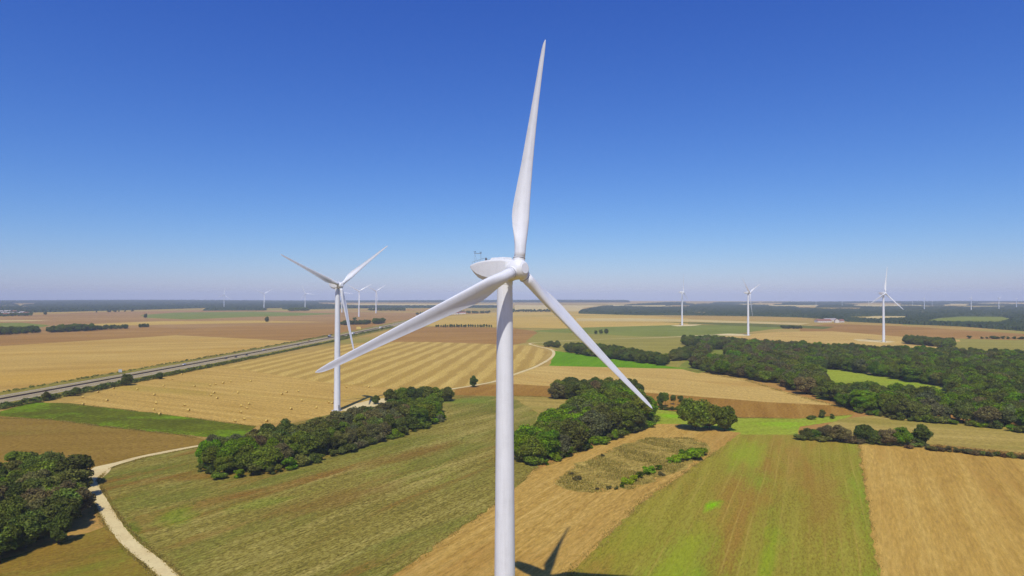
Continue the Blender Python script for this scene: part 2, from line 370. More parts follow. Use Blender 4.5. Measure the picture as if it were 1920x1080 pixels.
# far plain, left to right
px_field('bare_field', 'orange', [(-400, 612), (0, 595), (150, 586), (330, 582), (420, 580), (560, 584), (640, 584), (720, 586), (820, 587), (790, 600), (730, 610), (640, 632), (560, 641), (330, 629), (0, 650), (-400, 690)], 0.02)
px_field('grass_strip', 'green_f', [(-300, 612), (-60, 606), (40, 605), (95, 610), (60, 617), (-60, 622), (-300, 634)], 0.04)
px_field('grass_strip', 'green_f', [(262, 591), (330, 586), (470, 584), (640, 588), (560, 592), (470, 594), (350, 599), (275, 596)], 0.04)
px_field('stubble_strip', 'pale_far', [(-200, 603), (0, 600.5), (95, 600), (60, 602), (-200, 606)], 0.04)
px_field('stubble_strip', 'yel_f', [(95, 611), (300, 602), (480, 601), (620, 604), (380, 607), (200, 611)], 0.05)
px_field('ploughed_field', 'brown', [(-400, 655), (-60, 636), (0, 631), (120, 624), (290, 613), (345, 618), (330, 628.5), (0, 648.5), (-400, 684)], 0.07)
px_field('ploughed_field', 'brown', [(345, 618), (420, 612), (640, 606), (740, 600), (700, 611), (625, 630), (560, 639), (440, 634), (335, 628)], 0.06)
px_field('wheat_stubble_field', 'gold_w', [(-400, 684), (0, 649), (330, 628.5), (440, 634), (560, 640), (612, 634), (480, 657), (200, 700), (0, 735), (-400, 815)], 0.09)
px_field('yellow_stubble_field', 'yel_f', [(735, 610), (790, 599), (850, 592), (960, 584), (1080, 584), (1290, 597), (1290, 611), (1100, 616), (960, 614), (830, 612)], 0.03)
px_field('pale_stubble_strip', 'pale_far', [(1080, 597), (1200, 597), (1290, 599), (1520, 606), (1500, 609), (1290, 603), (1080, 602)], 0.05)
px_field('green_pasture', 'green_f', [(1000, 620), (1100, 614), (1180, 612), (1280, 609), (1400, 610), (1545, 612), (1440, 618), (1345, 631), (1260, 633), (1200, 632), (1130, 628), (1010, 624)], 0.06)
px_field('dark_crop_strip', 'dkgreen_f', [(1235, 603.5), (1400, 606), (1565, 613), (1545, 617), (1380, 611)], 0.08)
px_field('ploughed_field', 'brown', [(1500, 613), (1560, 607), (1700, 612), (1920, 626), (2200, 640), (2200, 655), (1920, 638), (1700, 633), (1500, 624)], 0.07)
px_field('tan_stubble_field', 'gold_m', [(1340, 632), (1460, 622), (1560, 621), (1700, 632), (1800, 637), (1800, 660), (1640, 664), (1480, 660), (1345, 655)], 0.08)
px_field('pale_green_field', 'olive', [(1790, 641), (1920, 637), (2200, 650), (2200, 700), (1920, 690), (1790, 664)], 0.09)
px_field('ploughed_field', 'brown', [(700, 645), (742, 626), (790, 613), (830, 611.5), (960, 615), (1010, 622), (1000, 640), (960, 647), (800, 641)], 0.05)
px_field('olive_meadow', 'olive', [(985, 640), (1010, 622), (1130, 627), (1200, 631), (1345, 630), (1350, 660), (1420, 700), (1290, 693), (1240, 690), (1060, 664), (1035, 652)], 0.07)
px_field('striped_stubble_field', 'gold_rows', [(415, 687), (560, 661), (640, 647), (700, 641), (800, 641), (960, 646.5), (1000, 649), (1030, 660), (1000, 687), (925, 715), (840, 730), (720, 745), (600, 735), (480, 700)], 0.08)
px_field('bale_stubble_field', 'gold_bales', [(120, 757), (230, 722), (330, 702), (415, 685), (480, 697), (600, 716), (700, 726), (840, 728), (760, 745), (690, 752), (640, 772), (580, 786), (470, 800), (300, 777)], 0.10)
px_field('green_crop_field', 'maize', [(-300, 800), (0, 772), (60, 755), (130, 756), (300, 776), (480, 800), (450, 825), (330, 815), (200, 801), (100, 788), (0, 780), (-300, 820)], 0.12)
px_field('fallow_field', 'brown_l', [(-300, 819), (0, 779), (100, 788), (200, 801), (330, 815), (400, 826), (365, 841), (260, 858), (180, 885), (150, 910), (0, 960), (-300, 1010)], 0.05)
px_field('field_corner', 'corner', [(-400, 1130), (-100, 1080), (0, 1050), (120, 1015), (205, 985), (330, 1110), (480, 1400), (-400, 1400)], 0.05)
px_field('warm_stubble_field', 'gold_m', [(925, 716), (965, 700), (1000, 689), (1030, 686), (1160, 689), (1280, 692), (1400, 712), (1500, 742), (1610, 772), (1560, 762), (1440, 756), (1300, 744), (1100, 728), (960, 722)], 0.05)
px_field('vivid_crop_field', 'vivid', [(1040, 658), (1064, 661), (1150, 672), (1260, 688), (1292, 692), (1160, 689), (1030, 686)], 0.10)
px_field('red_brown_strip', 'redbrown', [(860, 722), (960, 720), (1100, 728), (1300, 743), (1440, 754), (1560, 760), (1605, 768), (1600, 778), (1500, 785), (1390, 784), (1230, 768), (1060, 746), (960, 743), (850, 741)], 0.06)
px_field('olive_field', 'dry', [(850, 741), (960, 743), (1060, 746), (1100, 752), (1060, 790), (960, 840), (900, 800)], 0.07)
px_field('meadow', 'meadow', [(480, 1400), (330, 1105), (260, 1035), (206, 972), (180, 920), (176, 900), (198, 880), (262, 858), (365, 838), (470, 812), (640, 772), (720, 752), (850, 741), (960, 745), (1010, 775), (985, 840), (1010, 876), (925, 948), (735, 1080), (560, 1400)], 0.09)
px_field('bare_tan_field', 'tan', [(560, 1400), (735, 1080), (925, 948), (1000, 882), (1080, 850), (1230, 795), (1275, 795), (1390, 812), (1345, 845), (1200, 945), (1060, 1085), (950, 1400)], 0.07)
px_field('grass_headland', 'softgreen', [(1100, 752), (1235, 768), (1390, 783), (1500, 785), (1560, 780), (1600, 778), (1570, 790), (1500, 800), (1500, 820), (1390, 830), (1340, 815), (1230, 797), (1100, 800)], 0.06)
px_field('sprouting_field', 'sprout', [(950, 1400), (1060, 1085), (1200, 945), (1345, 845), (1385, 815), (1500, 815), (1610, 834), (1625, 930), (1650, 1080), (1690, 1400)], 0.10)
px_field('pale_stubble_field', 'stubble_r', [(1690, 1400), (1650, 1080), (1625, 930), (1610, 834), (1740, 841), (1920, 862), (2400, 915), (2600, 1400)], 0.11)
px_field('dry_meadow', 'dry', [(1500, 818), (1575, 786), (1660, 777), (1760, 785), (1920, 806), (2300, 850), (2400, 915), (1920, 860), (1740, 840), (1610, 834)], 0.08)
px_field('wood_clearing', 'softgreen', [(1515, 684), (1580, 684), (1650, 702), (1790, 722), (1810, 748), (1650, 758), (1530, 748)], 0.05)
px_field('wood_clearing', 'green_f', [(1270, 690), (1320, 650), (1370, 655), (1365, 690), (1310, 700)], 0.095)
px_field('fallow_island', 'fallow', [(1040, 908), (1068, 882), (1150, 842), (1215, 822), (1290, 822), (1325, 832), (1318, 852), (1262, 888), (1185, 918), (1110, 924), (1062, 918)], 0.12, 2.2)

# ------------------------------------------------------------------ tracks
def ribbon(name, pts, width, mat, z, kind='structure', rag=0.25, sub=6):
    P = [Vector((p[0], p[1], 0)) for p in pts]; Q = []
    for i in range(len(P) - 1):                           # Catmull-Rom
        p0, p1, p2, p3 = P[max(0, i - 1)], P[i], P[i + 1], P[min(len(P) - 1, i + 2)]
        for k in range(sub):
            t = k / sub
            Q.append(0.5 * ((2 * p1) + (p2 - p0) * t + (2 * p0 - 5 * p1 + 4 * p2 - p3) * t * t + (3 * p1 - p0 - 3 * p2 + p3) * t ** 3))
    Q.append(P[-1]); v = []; f = []
    for i, q in enumerate(Q):
        d = (Q[min(i + 1, len(Q) - 1)] - Q[max(i - 1, 0)]).normalized(); nv = Vector((-d.y, d.x, 0))
        wl_ = width / 2 + rnd.gauss(0, rag) * 0.6; wr_ = width / 2 + rnd.gauss(0, rag) * 0.6
        v += [(q.x + nv.x * wl_, q.y + nv.y * wl_, z), (q.x - nv.x * wr_, q.y - nv.y * wr_, z)]
        if i: b = 2 * i; f.append((b - 2, b - 1, b + 1, b))
    o = link(name, mesh(name, v, f), mat)
    if kind: o['kind'] = kind
    return o
trk = [(560, 1400), (380, 1150), (300, 1065), (245, 1020), (212, 980), (186, 935), (170, 903), (192, 880), (262, 858), (365, 838), (450, 824), (560, 802), (640, 783), (692, 760), (760, 743), (845, 730), (925, 716), (965, 702), (1008, 686), (1036, 668), (1034, 656), (1006, 649), (994, 644), (1030, 641), (1100, 637), (1200, 634)]
ribbon('gravel_track', [G(*p) for p in trk], 4.1, M['gravel'], 0.15, rag=0.14, sub=12)
sheet('track_junction', [G(*p) for p in [(158, 912), (152, 892), (178, 876), (215, 868), (205, 885), (188, 900), (186, 922)]], M['gravel'], 0.154)
ribbon('gravel_track', [G(*p) for p in [(1200, 634), (1260, 632), (1330, 628), (1390, 628)]], 7, M['gravel'], 0.13)
ribbon('gravel_track', [G(*p) for p in [(1560, 690), (1640, 701), (1700, 711), (1760, 722), (1840, 745)]], 6, M['gravel'], 0.12)
def pad(px, z=0.16): sheet('crane_pad', [G(*p) for p in px], M['gravel'], z)
pad([(640, 770), (668, 757), (705, 748), (740, 746), (730, 755), (700, 763), (665, 772)])
pad([(1258, 610.5), (1282, 608.5), (1318, 608.8), (1300, 611), (1270, 612)])
pad([(1600, 636), (1650, 638), (1680, 641), (1660, 643), (1610, 639.5)])
pad([(1340, 627), (1365, 625.5), (1410, 627), (1400, 630), (1350, 629)])

# ------------------------------------------------------------------ motorway
def road_x(y):
    y2 = min(y, 1500.0); b = -3.314e-5 * y2 * y2 + 0.11881 * y2 - 421.17
    return b + (y - y2) * (-2 * 3.314e-5 * 1500 + 0.11881)
RY = [250 + 40 * k for k in range(0, 62)]
def road_strip(name, off0, off1, mat, z, ys=RY, parent=None, z1=None):
    v = []; f = []
    for i, y in enumerate(ys):
        d = Vector((road_x(y + 1) - road_x(y - 1), 2)).normalized(); nx, ny = d.y, -d.x
        c = Vector((road_x(y), y))
        v += [(c.x + nx * off0, c.y + ny * off0, z), (c.x + nx * off1, c.y + ny * off1, z if z1 is None else z1)]
        if i: b = 2 * i; f.append((b - 2, b - 1, b + 1, b))
    o = link(name, mesh(name, v, f), mat, parent)
    return o
road = road_strip('motorway', -31, 37, F['verge'], 0.17); road['kind'] = 'structure'
for s in (-1, 1):
    road_strip('carriageway', *sorted((s * 1.7, s * 16.4)), M['asphalt'], 0.20, parent=road)
    for off in (2.6, 13.4):
        road_strip('edge_line', *sorted((s * off, s * (off + 0.3))), M['marking'], 0.205, parent=road)
    dm = MB()
    for y in range(420, 1500, 13):
        d = Vector((road_x(y + 1) - road_x(y - 1), 2)).normalized(); nx, ny = d.y, -d.x; cx = road_x(y) + nx * s * 8.0; cy = y + ny * s * 8.0
        dm.add([(cx - 0.1, cy, 0.205), (cx + 0.1, cy, 0.205), (cx + 0.1 + d.x * 3, cy + d.y * 3, 0.205), (cx - 0.1 + d.x * 3, cy + d.y * 3, 0.205)], [(0, 1, 2, 3)])
    dm.build('lane_dashes', M['marking'], road)['kind'] = 'stuff'
M['median'] = plain_mat('shaded_median_earth', C(96, 76, 60), 0.95, 0.1, 0.25, 0.3)  # earth tone darkened to carry the shade of the crash barriers
road_strip('median', -1.7, 1.7, M['median'], 0.19, parent=road)
M['rail'] = plain_mat('weathered_rail', (0.085, 0.06, 0.05, 1), 0.9, 0.1, 0.2, 0.5)
def barrier(off, label):
    t = empty('crash_barrier', (road_x(700), 700, 0)); tag(t, label, 'barrier', 'crash barriers of the motorway')
    bm_ = MB(); ys = [380 + 30 * k for k in range(44)]; rings = []
    for y in ys:
        d = Vector((road_x(y + 1) - road_x(y - 1), 2)).normalized(); nx, ny = d.y, -d.x
        cx, cy = road_x(y) + nx * off - road_x(700), y + ny * off - 700
        rings.append([(cx - nx * .12, cy, .95), (cx + nx * .12, cy, .95), (cx + nx * .16, cy, .72), (cx + nx * .12, cy, .5), (cx - nx * .12, cy, .5), (cx - nx * .16, cy, .72)])
    bm_.loft(rings); bm_.build('rail', M['rail'], t)
    pm = MB().box(-.08, .08, -.08, .08, 0.17, .8).me('post'); pm.materials.append(M['steel'])
    for k in range(70):
        y = 400 + 9 * k; link('post', pm, None, t, (road_x(y) + off - road_x(700), y - 700, 0))
barrier(-0.9, 'steel crash barrier along the middle of the motorway, left of its pair')
barrier(0.9, 'steel crash barrier along the middle of the motorway, right of its pair')

# ------------------------------------------------------------------ trees
def crown_mesh(name, seed, w, h, z0, nl, nq, leaf, pointed=0.0):
    """lumpy crown: lobes clad in many small leaf sprays around leafy cores"""
    r = np.random.default_rng(seed); lobes = []
    zc = z0 + h * 0.5
    for k in range(nl):
        a = r.uniform(0, 2 * np.pi); u = r.uniform(-1, 1); rad = r.uniform(0.55, 1.0)
        if k < 5: rad = 0.3
        zz = u * rad; rr = math.sqrt(max(0, 1 - u * u)) * rad
        wz = w * (1 - pointed * max(0, zz)) 
        lobes.append((rr * math.cos(a) * wz * 0.37, rr * math.sin(a) * wz * 0.37, zc + zz * h * 0.40, r.uniform(0.115, 0.205) * w))
    L = np.array(lobes)
    q = []; per = nq // nl + 1
    for k in range(nl):
        c = L[k, :3]; R = L[k, 3]
        d = r.normal(size=(per * 2, 3)); d /= np.linalg.norm(d, axis=1)[:, None]
        d[:, 2] = np.where(d[:, 2] < -0.35, -d[:, 2] * 0.6, d[:, 2]); d /= np.linalg.norm(d, axis=1)[:, None]
        p = c + d * R * (0.74 + 0.46 * r.random((len(d), 1)))
        keep = np.ones(len(d), bool)
        for j in range(nl):
            if j != k: keep &= np.linalg.norm(p - L[j, :3], axis=1) > L[j, 3] * 0.86
        p = p[keep][:per]; d = d[keep][:per]; n = len(p)
        if n == 0: continue
        nr = d * 1.0 + r.normal(size=(n, 3)) * 0.75 + np.array([0, 0, 0.2]); nr /= np.linalg.norm(nr, axis=1)[:, None]
        e = np.cross(nr, r.normal(size=(n, 3))); e /= np.linalg.norm(e, axis=1)[:, None]; g2 = np.cross(nr, e)
        s1 = leaf * r.uniform(0.6, 1.35, (n, 1)); s2 = s1 * r.uniform(0.55, 1.0, (n, 1)); bend = nr * s1 * 0.25
        q.append(np.stack([p - e * s1 - bend, p - g2 * s2, p + e * s1 - bend, p + g2 * s2], 1))
    Q = np.concatenate(q)
    core_v = []; core_f = []
    bm_ = bmesh.new(); bmesh.ops.create_icosphere(bm_, subdivisions=2, radius=1); bm_.verts.ensure_lookup_table()
    iv = np.array([v.co[:] for v in bm_.verts]); fi = [[v.index for v in f.verts] for f in bm_.faces]; bm_.free()
    for k in range(nl):
        b = sum(len(x) for x in core_v); core_v.append(L[k, :3] + iv * L[k, 3] * (0.66 + 0.16 * r.random((len(iv), 1)))); core_f += [[i + b for i in f] for f in fi]
    nv = len(Q) * 4; V = np.concatenate([Q.reshape(-1, 3)] + core_v)
    me = bpy.data.meshes.new(name)
    me.from_pydata(V.tolist(), [], [[4 * i, 4 * i + 1, 4 * i + 2, 4 * i + 3] for i in range(len(Q))] + [[i + nv for i in f] for f in core_f])
    me.update()
    return me, L

def trunk_mesh(name, L, z0, r0, seed):
    r = random.Random(seed); m = MB(); top = z0 * 1.15 + 1.6
    P = [(0, 0, -0.2), (r.uniform(-.1, .1), r.uniform(-.1, .1), z0 * .5), (r.uniform(-.25, .25), r.uniform(-.25, .25), top)]
    R = [[(p[0] + math.cos(a) * q, p[1] + math.sin(a) * q, p[2]) for a in [2 * math.pi * k / 8 for k in range(8)]] for p, q in zip(P, (r0 * 1.3, r0, r0 * .75))]
    m.loft(R)
    idx = list(range(len(L))); r.shuffle(idx)
    for k in idx[:6]: m.tube((P[2][0], P[2][1], top - 0.7), tuple(L[k, :3]), r0 * .5, r0 * .15, 6)
    return m.me(name)

PROTO = []
specs = [(11, 11.2, 0.3, 34, 0.0), (10, 11.6, 0.2, 32, 0.2), (12, 11.0, 0.4, 38, 0.0), (9.5, 12, 0.2, 30, 0.35), (11.5, 11.4, 0.2, 36, 0.1), (10.5, 10.4, 1.0, 30, 0.15), (12.5, 11.2, 0.5, 42, 0.0), (9.8, 11.6, 0.3, 32, 0.25), (9.0, 8.4, 3.2, 24, 0.1)]
for k, (w, h, z0, nl, pt) in enumerate(specs):
    cm, L = crown_mesh('crown', 100 + k, w, h, z0, nl, 7500, 0.34, pt); cm.materials.append(M['leaf'])
    tm = trunk_mesh('trunk', L, z0, 0.28, k); tm.materials.append(M['bark'])
    top = max(v.co.z for v in cm.vertices)
    PROTO.append((cm, tm, top))
SHRUB = []
for k, (w, h, nl) in enumerate([(5, 4.6, 12), (5.6, 4.2, 13), (4.6, 5.0, 11), (6, 3.8, 14)]):
    cm, L = crown_mesh('foliage', 300 + k, w, h, -0.35, nl, 1800, 0.25); cm.materials.append(M['leaf'])
    tm = MB()
    for j in range(4): tm.tube((rnd.uniform(-.2, .2), rnd.uniform(-.2, .2), -0.1), tuple(L[j, :3]), 0.09, 0.03, 5)
    tm = tm.me('stems'); tm.materials.append(M['bark'])
    SHRUB.append((cm, tm, max(v.co.z for v in cm.vertices)))

GREENS = {
    'green': (0.150, 0.188, 0.014), 'dark': (0.112, 0.134, 0.018), 'bright': (0.148, 0.235, 0.004), 'brown': (0.165, 0.138, 0.042),
    'olive': (0.155, 0.168, 0.028), 'grey': (0.145, 0.150, 0.052), 'rust': (0.20, 0.12, 0.036), 'lime': (0.24, 0.36, 0.006)}
def tint(kind, j=0.14):
    c = GREENS[kind]; b = 1 + rnd.gauss(0, j)
    return tuple(max(0.005, x * b * (1 + rnd.gauss(0, 0.06))) for x in c) + (1.0,)

def put_tree(x, y, h, col, label, group=None, wide=1.0, name='broadleaf_tree', cat='tree', proto=None):
    cm, tm, top = PROTO[proto if proto is not None else rnd.randrange(len(PROTO) - 1)]
    t = empty(name, (x, y, 0), rnd.uniform(0, 6.28)); s = h / top; t.scale = (s * wide, s * wide, s)
    tag(t, label, cat, group)
    c = link('crown', cm, None, t); c.color = tint(col)
    link('trunk', tm, None, t)
    return t
def put_shrub(x, y, h, col, label, group=None, wide=1.0):
    cm, tm, top = SHRUB[rnd.randrange(len(SHRUB))]
    t = empty('shrub', (x, y, 0), rnd.uniform(0, 6.28)); s = h / top; t.scale = (s * wide, s * wide, s)
    tag(t, label, 'shrub', group)
    c = link('foliage', cm, None, t); c.color = tint(col); link('stems', tm, None, t)
    return t

def inside(p, poly):
    x, y = p; c = False; n = len(poly)
    for i in range(n):
        x1, y1 = poly[i][0], poly[i][1]; x2, y2 = poly[(i + 1) % n][0], poly[(i + 1) % n][1]
        if (y1 > y) != (y2 > y) and x < (x2 - x1) * (y - y1) / (y2 - y1) + x1: c = not c
    return c
def scatter(px, spacing, holes=(), jit=0.32, seed=1):
    poly = [G(*p)[:2] for p in px]; hs = [[G(*p)[:2] for p in h] for h in holes]; r = random.Random(seed)
    xs = [p[0] for p in poly]; ys = [p[1] for p in poly]; out = []; y = min(ys); row = 0
    while y <= max(ys):
        x = min(xs) + (row % 2) * spacing / 2
        while x <= max(xs):
            q = (x + r.uniform(-jit, jit) * spacing, y + r.uniform(-jit, jit) * spacing)
            if inside(q, poly) and not any(inside(q, h) for h in hs): out.append(q)
            x += spacing
        y += spacing * 0.87; row += 1
    return out

ORD = ['first', 'second', 'third', 'fourth', 'fifth', 'sixth', 'seventh', 'eighth', 'ninth', 'tenth', 'eleventh', 'twelfth', 'thirteenth', 'fourteenth', 'fifteenth', 'sixteenth', 'seventeenth', 'eighteenth', 'nineteenth']
def ordn(k):
    if k < 19: return ORD[k]
    tens = {2: 'twent', 3: 'thirt', 4: 'fort', 5: 'fift'}[(k + 1) // 10]; u = (k + 1) % 10
    return tens + 'ieth' if u == 0 else tens + 'y-' + ORD[u - 1]

CANDS = []      # (distance, x, y, height, colour, where) of trees standing in dense copses and the near edge of the wood
# long copse in front of the second turbine
for (x, y) in scatter([(380, 885), (420, 892), (500, 886), (560, 872), (640, 846), (720, 823), (790, 800), (828, 783), (815, 773), (720, 788), (640, 806), (560, 826), (450, 846), (385, 862)], 7.6, seed=3):
    px, py = PX(x, y)
    mid = math.exp(-((px - 690) / 70) ** 2)
    if px < 520 and py > 862: col = rnd.choice(['bright', 'bright', 'green'])
    elif px > 770: col = rnd.choice(['bright', 'green', 'green'])
    elif rnd.random() < 0.25 + 0.5 * mid: col = rnd.choice(['brown', 'brown', 'olive', 'grey'])
    else: col = rnd.choice(['green', 'dark', 'dark', 'olive', 'grey'])
    CANDS.append((x, y, rnd.uniform(7.6, 13.2), col, 'A'))
for (x, y) in scatter([(955, 862), (1010, 868), (1060, 852), (1110, 832), (1160, 814), (1208, 796), (1222, 783), (1200, 770), (1150, 772), (1090, 786), (1040, 803), (1010, 824), (970, 842)], 8.2, seed=5):
    px, py = PX(x, y)
    h = 12.5 + 5.5 * math.exp(-((px - 1140) / 70) ** 2) * (1 if py < 815 else 0.45) + rnd.uniform(-2.6, 1.6)
    col = rnd.choice(['bright', 'green', 'green', 'bright']) if (py < 800 or px < 1030) else rnd.choice(['green', 'dark', 'olive', 'grey', 'bright'])
    CANDS.append((x, y, h, col, 'B'))
for (x, y) in scatter([(1035, 752), (1100, 752), (1190, 752), (1195, 742), (1100, 738), (1035, 741)], 8.5, seed=7):
    CANDS.append((x, y, rnd.uniform(11.5, 14.5), rnd.choice(['dark', 'dark', 'green', 'brown']), 'B2'))
for (x, y) in scatter([(-260, 1110), (0, 1058), (90, 1030), (158, 998), (174, 962), (150, 925), (122, 900), (60, 896), (-20, 915), (-260, 960)], 7.6, seed=9):
    px, py = PX(x, y)
    col = rnd.choice(['dark', 'dark', 'olive', 'brown', 'green']) if py > 930 else rnd.choice(['dark', 'green', 'olive'])
    CANDS.append((x, y, rnd.uniform(7.5, 14.0), col, 'C'))
HOLES = [[(1530, 694), (1562, 692), (1612, 701), (1700, 715), (1775, 728), (1785, 760), (1690, 755), (1612, 744), (1545, 735)], [(1322, 655), (1368, 657), (1365, 684), (1328, 682)]]
wood = scatter([(1298, 690), (1330, 700), (1390, 710), (1450, 720), (1530, 745), (1600, 769), (1680, 785), (1760, 790), (1920, 808), (2150, 836), (2150, 700), (1920, 676), (1740, 668), (1560, 661), (1440, 652), (1330, 646), (1285, 648), (1318, 660), (1310, 676)], 8.6, HOLES, seed=13)
for (x, y) in wood:
    px, py = PX(x, y)
    col = rnd.choice(['green', 'green', 'green', 'dark', 'dark', 'olive', 'olive', 'bright', 'bright', 'grey'])
    if 1300 < px < 1500 and rnd.random() < 0.22: col = 'brown'
    if rnd.random() < 0.02: col = 'brown'
    CANDS.append((x, y, rnd.uniform(8.0, 15.0), col, 'D'))
WHERE = {
    'A': ('the copse below the second turbine', 'trees of the long copse'),
    'B': ('the copse beside the main tower', 'trees of the copse beside the main tower'),
    'B2': ('the clump beyond the main copse', 'trees of the dark clump'),
    'C': ('the clump at the track bend', 'trees of the clump at the track bend'),
    'D': ('the edge of the large wood', 'trees of the large wood')}
LOOK = {'green': 'mid green broadleaf tree', 'dark': 'dark green broadleaf tree', 'bright': 'bright green broadleaf tree', 'brown': 'brown-tinged broadleaf tree', 'olive': 'olive green broadleaf tree', 'grey': 'grey-green broadleaf tree', 'rust': 'rust-coloured broadleaf tree'}
CANDS.sort(key=lambda c: -c[2] / math.hypot(c[0], c[1]))
vis = lambda c: -60 < PX(c[0], c[1])[0] < 1980
near = [c for c in CANDS if vis(c)][:292]; nearset = set(id(c) for c in near)
rest = [c for c in CANDS if id(c) not in nearset]
rng_ = {}
for w in WHERE:
    q = [PX(c[0], c[1]) for c in near if c[4] == w]
    if q: rng_[w] = (min(p[0] for p in q), max(p[0] for p in q), q)
def place(x, y, w):
    lo, hi, q = rng_[w]; px, py = PX(x, y); n_ = 5; k = min(n_ - 1, int((px - lo) / (hi - lo + 1e-6) * n_))
    same = sorted(p[1] for p in q if min(n_ - 1, int((p[0] - lo) / (hi - lo + 1e-6) * n_)) == k)
    r_ = sum(1 for v in same if v > py) / max(1, len(same) - 1)
    names = ['far left', 'left', 'left of centre', 'centre', 'right of centre', 'right', 'far right'] if n_ == 7 else ['far left', 'left', 'centre', 'right', 'far right']
    return ('front' if r_ < .34 else 'middle' if r_ < .67 else 'back') + ' row, ' + names[k] + ' part'
for (x, y, h, col, w) in near:
    put_tree(x, y, h, col, LOOK[col] + ', ' + place(x, y, w) + ' of ' + WHERE[w][0], WHERE[w][1], rnd.uniform(0.9, 1.45))

# crowns of the rest of the woods, one mass each
pc = bpy.data.collections.new('crown_shapes')
for k, (cm, tm, top) in enumerate(PROTO):
    c2 = cm.copy(); c2.name = 'wood_crown'; c2.materials.clear(); c2.materials.append(M['leaf_i'])
    o = bpy.data.objects.new('wood_crown_%d' % k, c2); pc.objects.link(o)
def gn_wood():
    ng = bpy.data.node_groups.new('wood_of_crowns', 'GeometryNodeTree')
    ng.interface.new_socket('Geometry', in_out='INPUT', socket_type='NodeSocketGeometry'); ng.interface.new_socket('Geometry', in_out='OUTPUT', socket_type='NodeSocketGeometry')
    n, l = ng.nodes, ng.links
    gi, go = n.new('NodeGroupInput'), n.new('NodeGroupOutput')
    ci = n.new('GeometryNodeCollectionInfo'); ci.transform_space = 'ORIGINAL'; ci.inputs['Collection'].default_value = pc
    ci.inputs['Separate Children'].default_value = True; ci.inputs['Reset Children'].default_value = True
    ip = n.new('GeometryNodeInstanceOnPoints'); ip.inputs['Pick Instance'].default_value = True
    def attr(nm, ty):
        a = n.new('GeometryNodeInputNamedAttribute'); a.data_type = ty; a.inputs['Name'].default_value = nm
        return [s for s in a.outputs if s.enabled and s.name == 'Attribute'][0]
    l.new(gi.outputs[0], ip.inputs['Points']); l.new(ci.outputs[0], ip.inputs['Instance'])
    l.new(attr('idx', 'INT'), ip.inputs['Instance Index']); l.new(attr('rot', 'FLOAT_VECTOR'), ip.inputs['Rotation']); l.new(attr('scl', 'FLOAT_VECTOR'), ip.inputs['Scale'])
    l.new(ip.outputs[0], go.inputs[0])
    return ng
NG = gn_wood()
def wood_mass(name, trees, label, cat):
    me = bpy.data.meshes.new(name); me.from_pydata([(t[0], t[1], 0) for t in trees], [], []); n = len(trees)
    A = lambda nm, ty: me.attributes.new(nm, ty, 'POINT')
    idx = [rnd.randrange(len(PROTO) - 1) for _ in trees]
    A('idx', 'INT').data.foreach_set('value', idx)
    A('rot', 'FLOAT_VECTOR').data.foreach_set('vector', [q for _ in trees for q in (0, 0, rnd.uniform(0, 6.28))])
    sc = []
    for t, k in zip(trees, idx): s = t[2] / PROTO[k][2]; w = s * rnd.uniform(0.9, 1.4); sc += [w, w, s]
    A('scl', 'FLOAT_VECTOR').data.foreach_set('vector', sc)
    A('tint', 'FLOAT_COLOR').data.foreach_set('color', [q for t in trees for q in tint(t[3])])
    o = link(name, me); md = o.modifiers.new('wood', 'NODES'); md.node_group = NG
    tag(o, label, cat, None, 'stuff'); return o
wood_mass('woodland', rest, 'dense mixed green woodland filling the middle right of the plain', 'woodland')
belt = lambda px, sp, h0, h1, cols, seed: [(x, y, rnd.uniform(h0, h1), rnd.choice(cols)) for x, y in scatter(px, sp, seed=seed)]
wood_mass('tree_belt', belt([(1060, 661), (1150, 675), (1247, 687), (1250, 679), (1180, 665), (1120, 657), (1062, 655)], 7.5, 8, 12, ['dark', 'dark', 'green'], 21), 'dark belt of trees behind the vivid green field', 'tree belt')
wood_mass('tree_belt', belt([(1022, 651), (1048, 653), (1048, 647), (1026, 646)], 7.0, 5, 8, ['dark', 'olive'], 22), 'small clump of bushes at the bend of the far gravel track', 'bushes')
wood_mass('tree_belt', belt([(1258, 677), (1285, 676), (1330, 664), (1336, 654), (1300, 661), (1262, 671)], 7.5, 9, 12, ['dark', 'green', 'olive'], 23), 'short curved belt of trees left of the large wood', 'tree belt')
wood_mass('tree_belt', belt([(1276, 646), (1330, 650), (1400, 655), (1400, 646), (1330, 641), (1280, 641)], 9.0, 9, 13, ['dark', 'green'], 24), 'row of trees at the far left corner of the large wood', 'tree belt')
wood_mass('grove', belt([(1698, 645), (1785, 653), (1785, 645), (1700, 638)], 8.0, 9, 11, ['dark', 'green'], 25), 'dense rectangular grove right of the turbine on the tan field', 'grove')
wood_mass('tree_belt', belt([(-300, 640), (0, 628.5), (75, 624), (70, 619), (0, 622), (-300, 633)], 10.0, 7, 13, ['dark', 'green'], 26), 'dark belt of trees at the left end of the brown field', 'tree belt')
wood_mass('tree_belt', belt([(88, 624.5), (180, 620), (180, 616), (120, 618), (95, 621)], 10.0, 7, 15, ['dark', 'green'], 27), 'thick middle belt of trees on the brown field', 'tree belt')
wood_mass('tree_belt', belt([(180, 619.5), (240, 616.5), (240, 614.5), (182, 617)], 11.0, 5, 11, ['dark', 'olive'], 28), 'thinning end of the tree belt on the brown field', 'tree belt')
wood_mass('tree_belt', belt([(258, 614.5), (281, 613.8), (281, 612.5), (260, 613)], 9.0, 7, 9, ['dark'], 29), 'small round clump of trees past the brown field', 'tree clump')
wood_mass('grove', belt([(640, 610), (695, 608.5), (695, 606), (642, 607)], 12.0, 9, 12, ['dark'], 30), 'flat dark belt of trees just right of the second turbine', 'tree belt')
wood_mass('grove', belt([(699, 608.5), (719, 607), (719, 604), (701, 605)], 11.0, 11, 15, ['dark', 'green'], 31), 'taller clump of trees beside the motorway beyond the second turbine', 'tree clump')
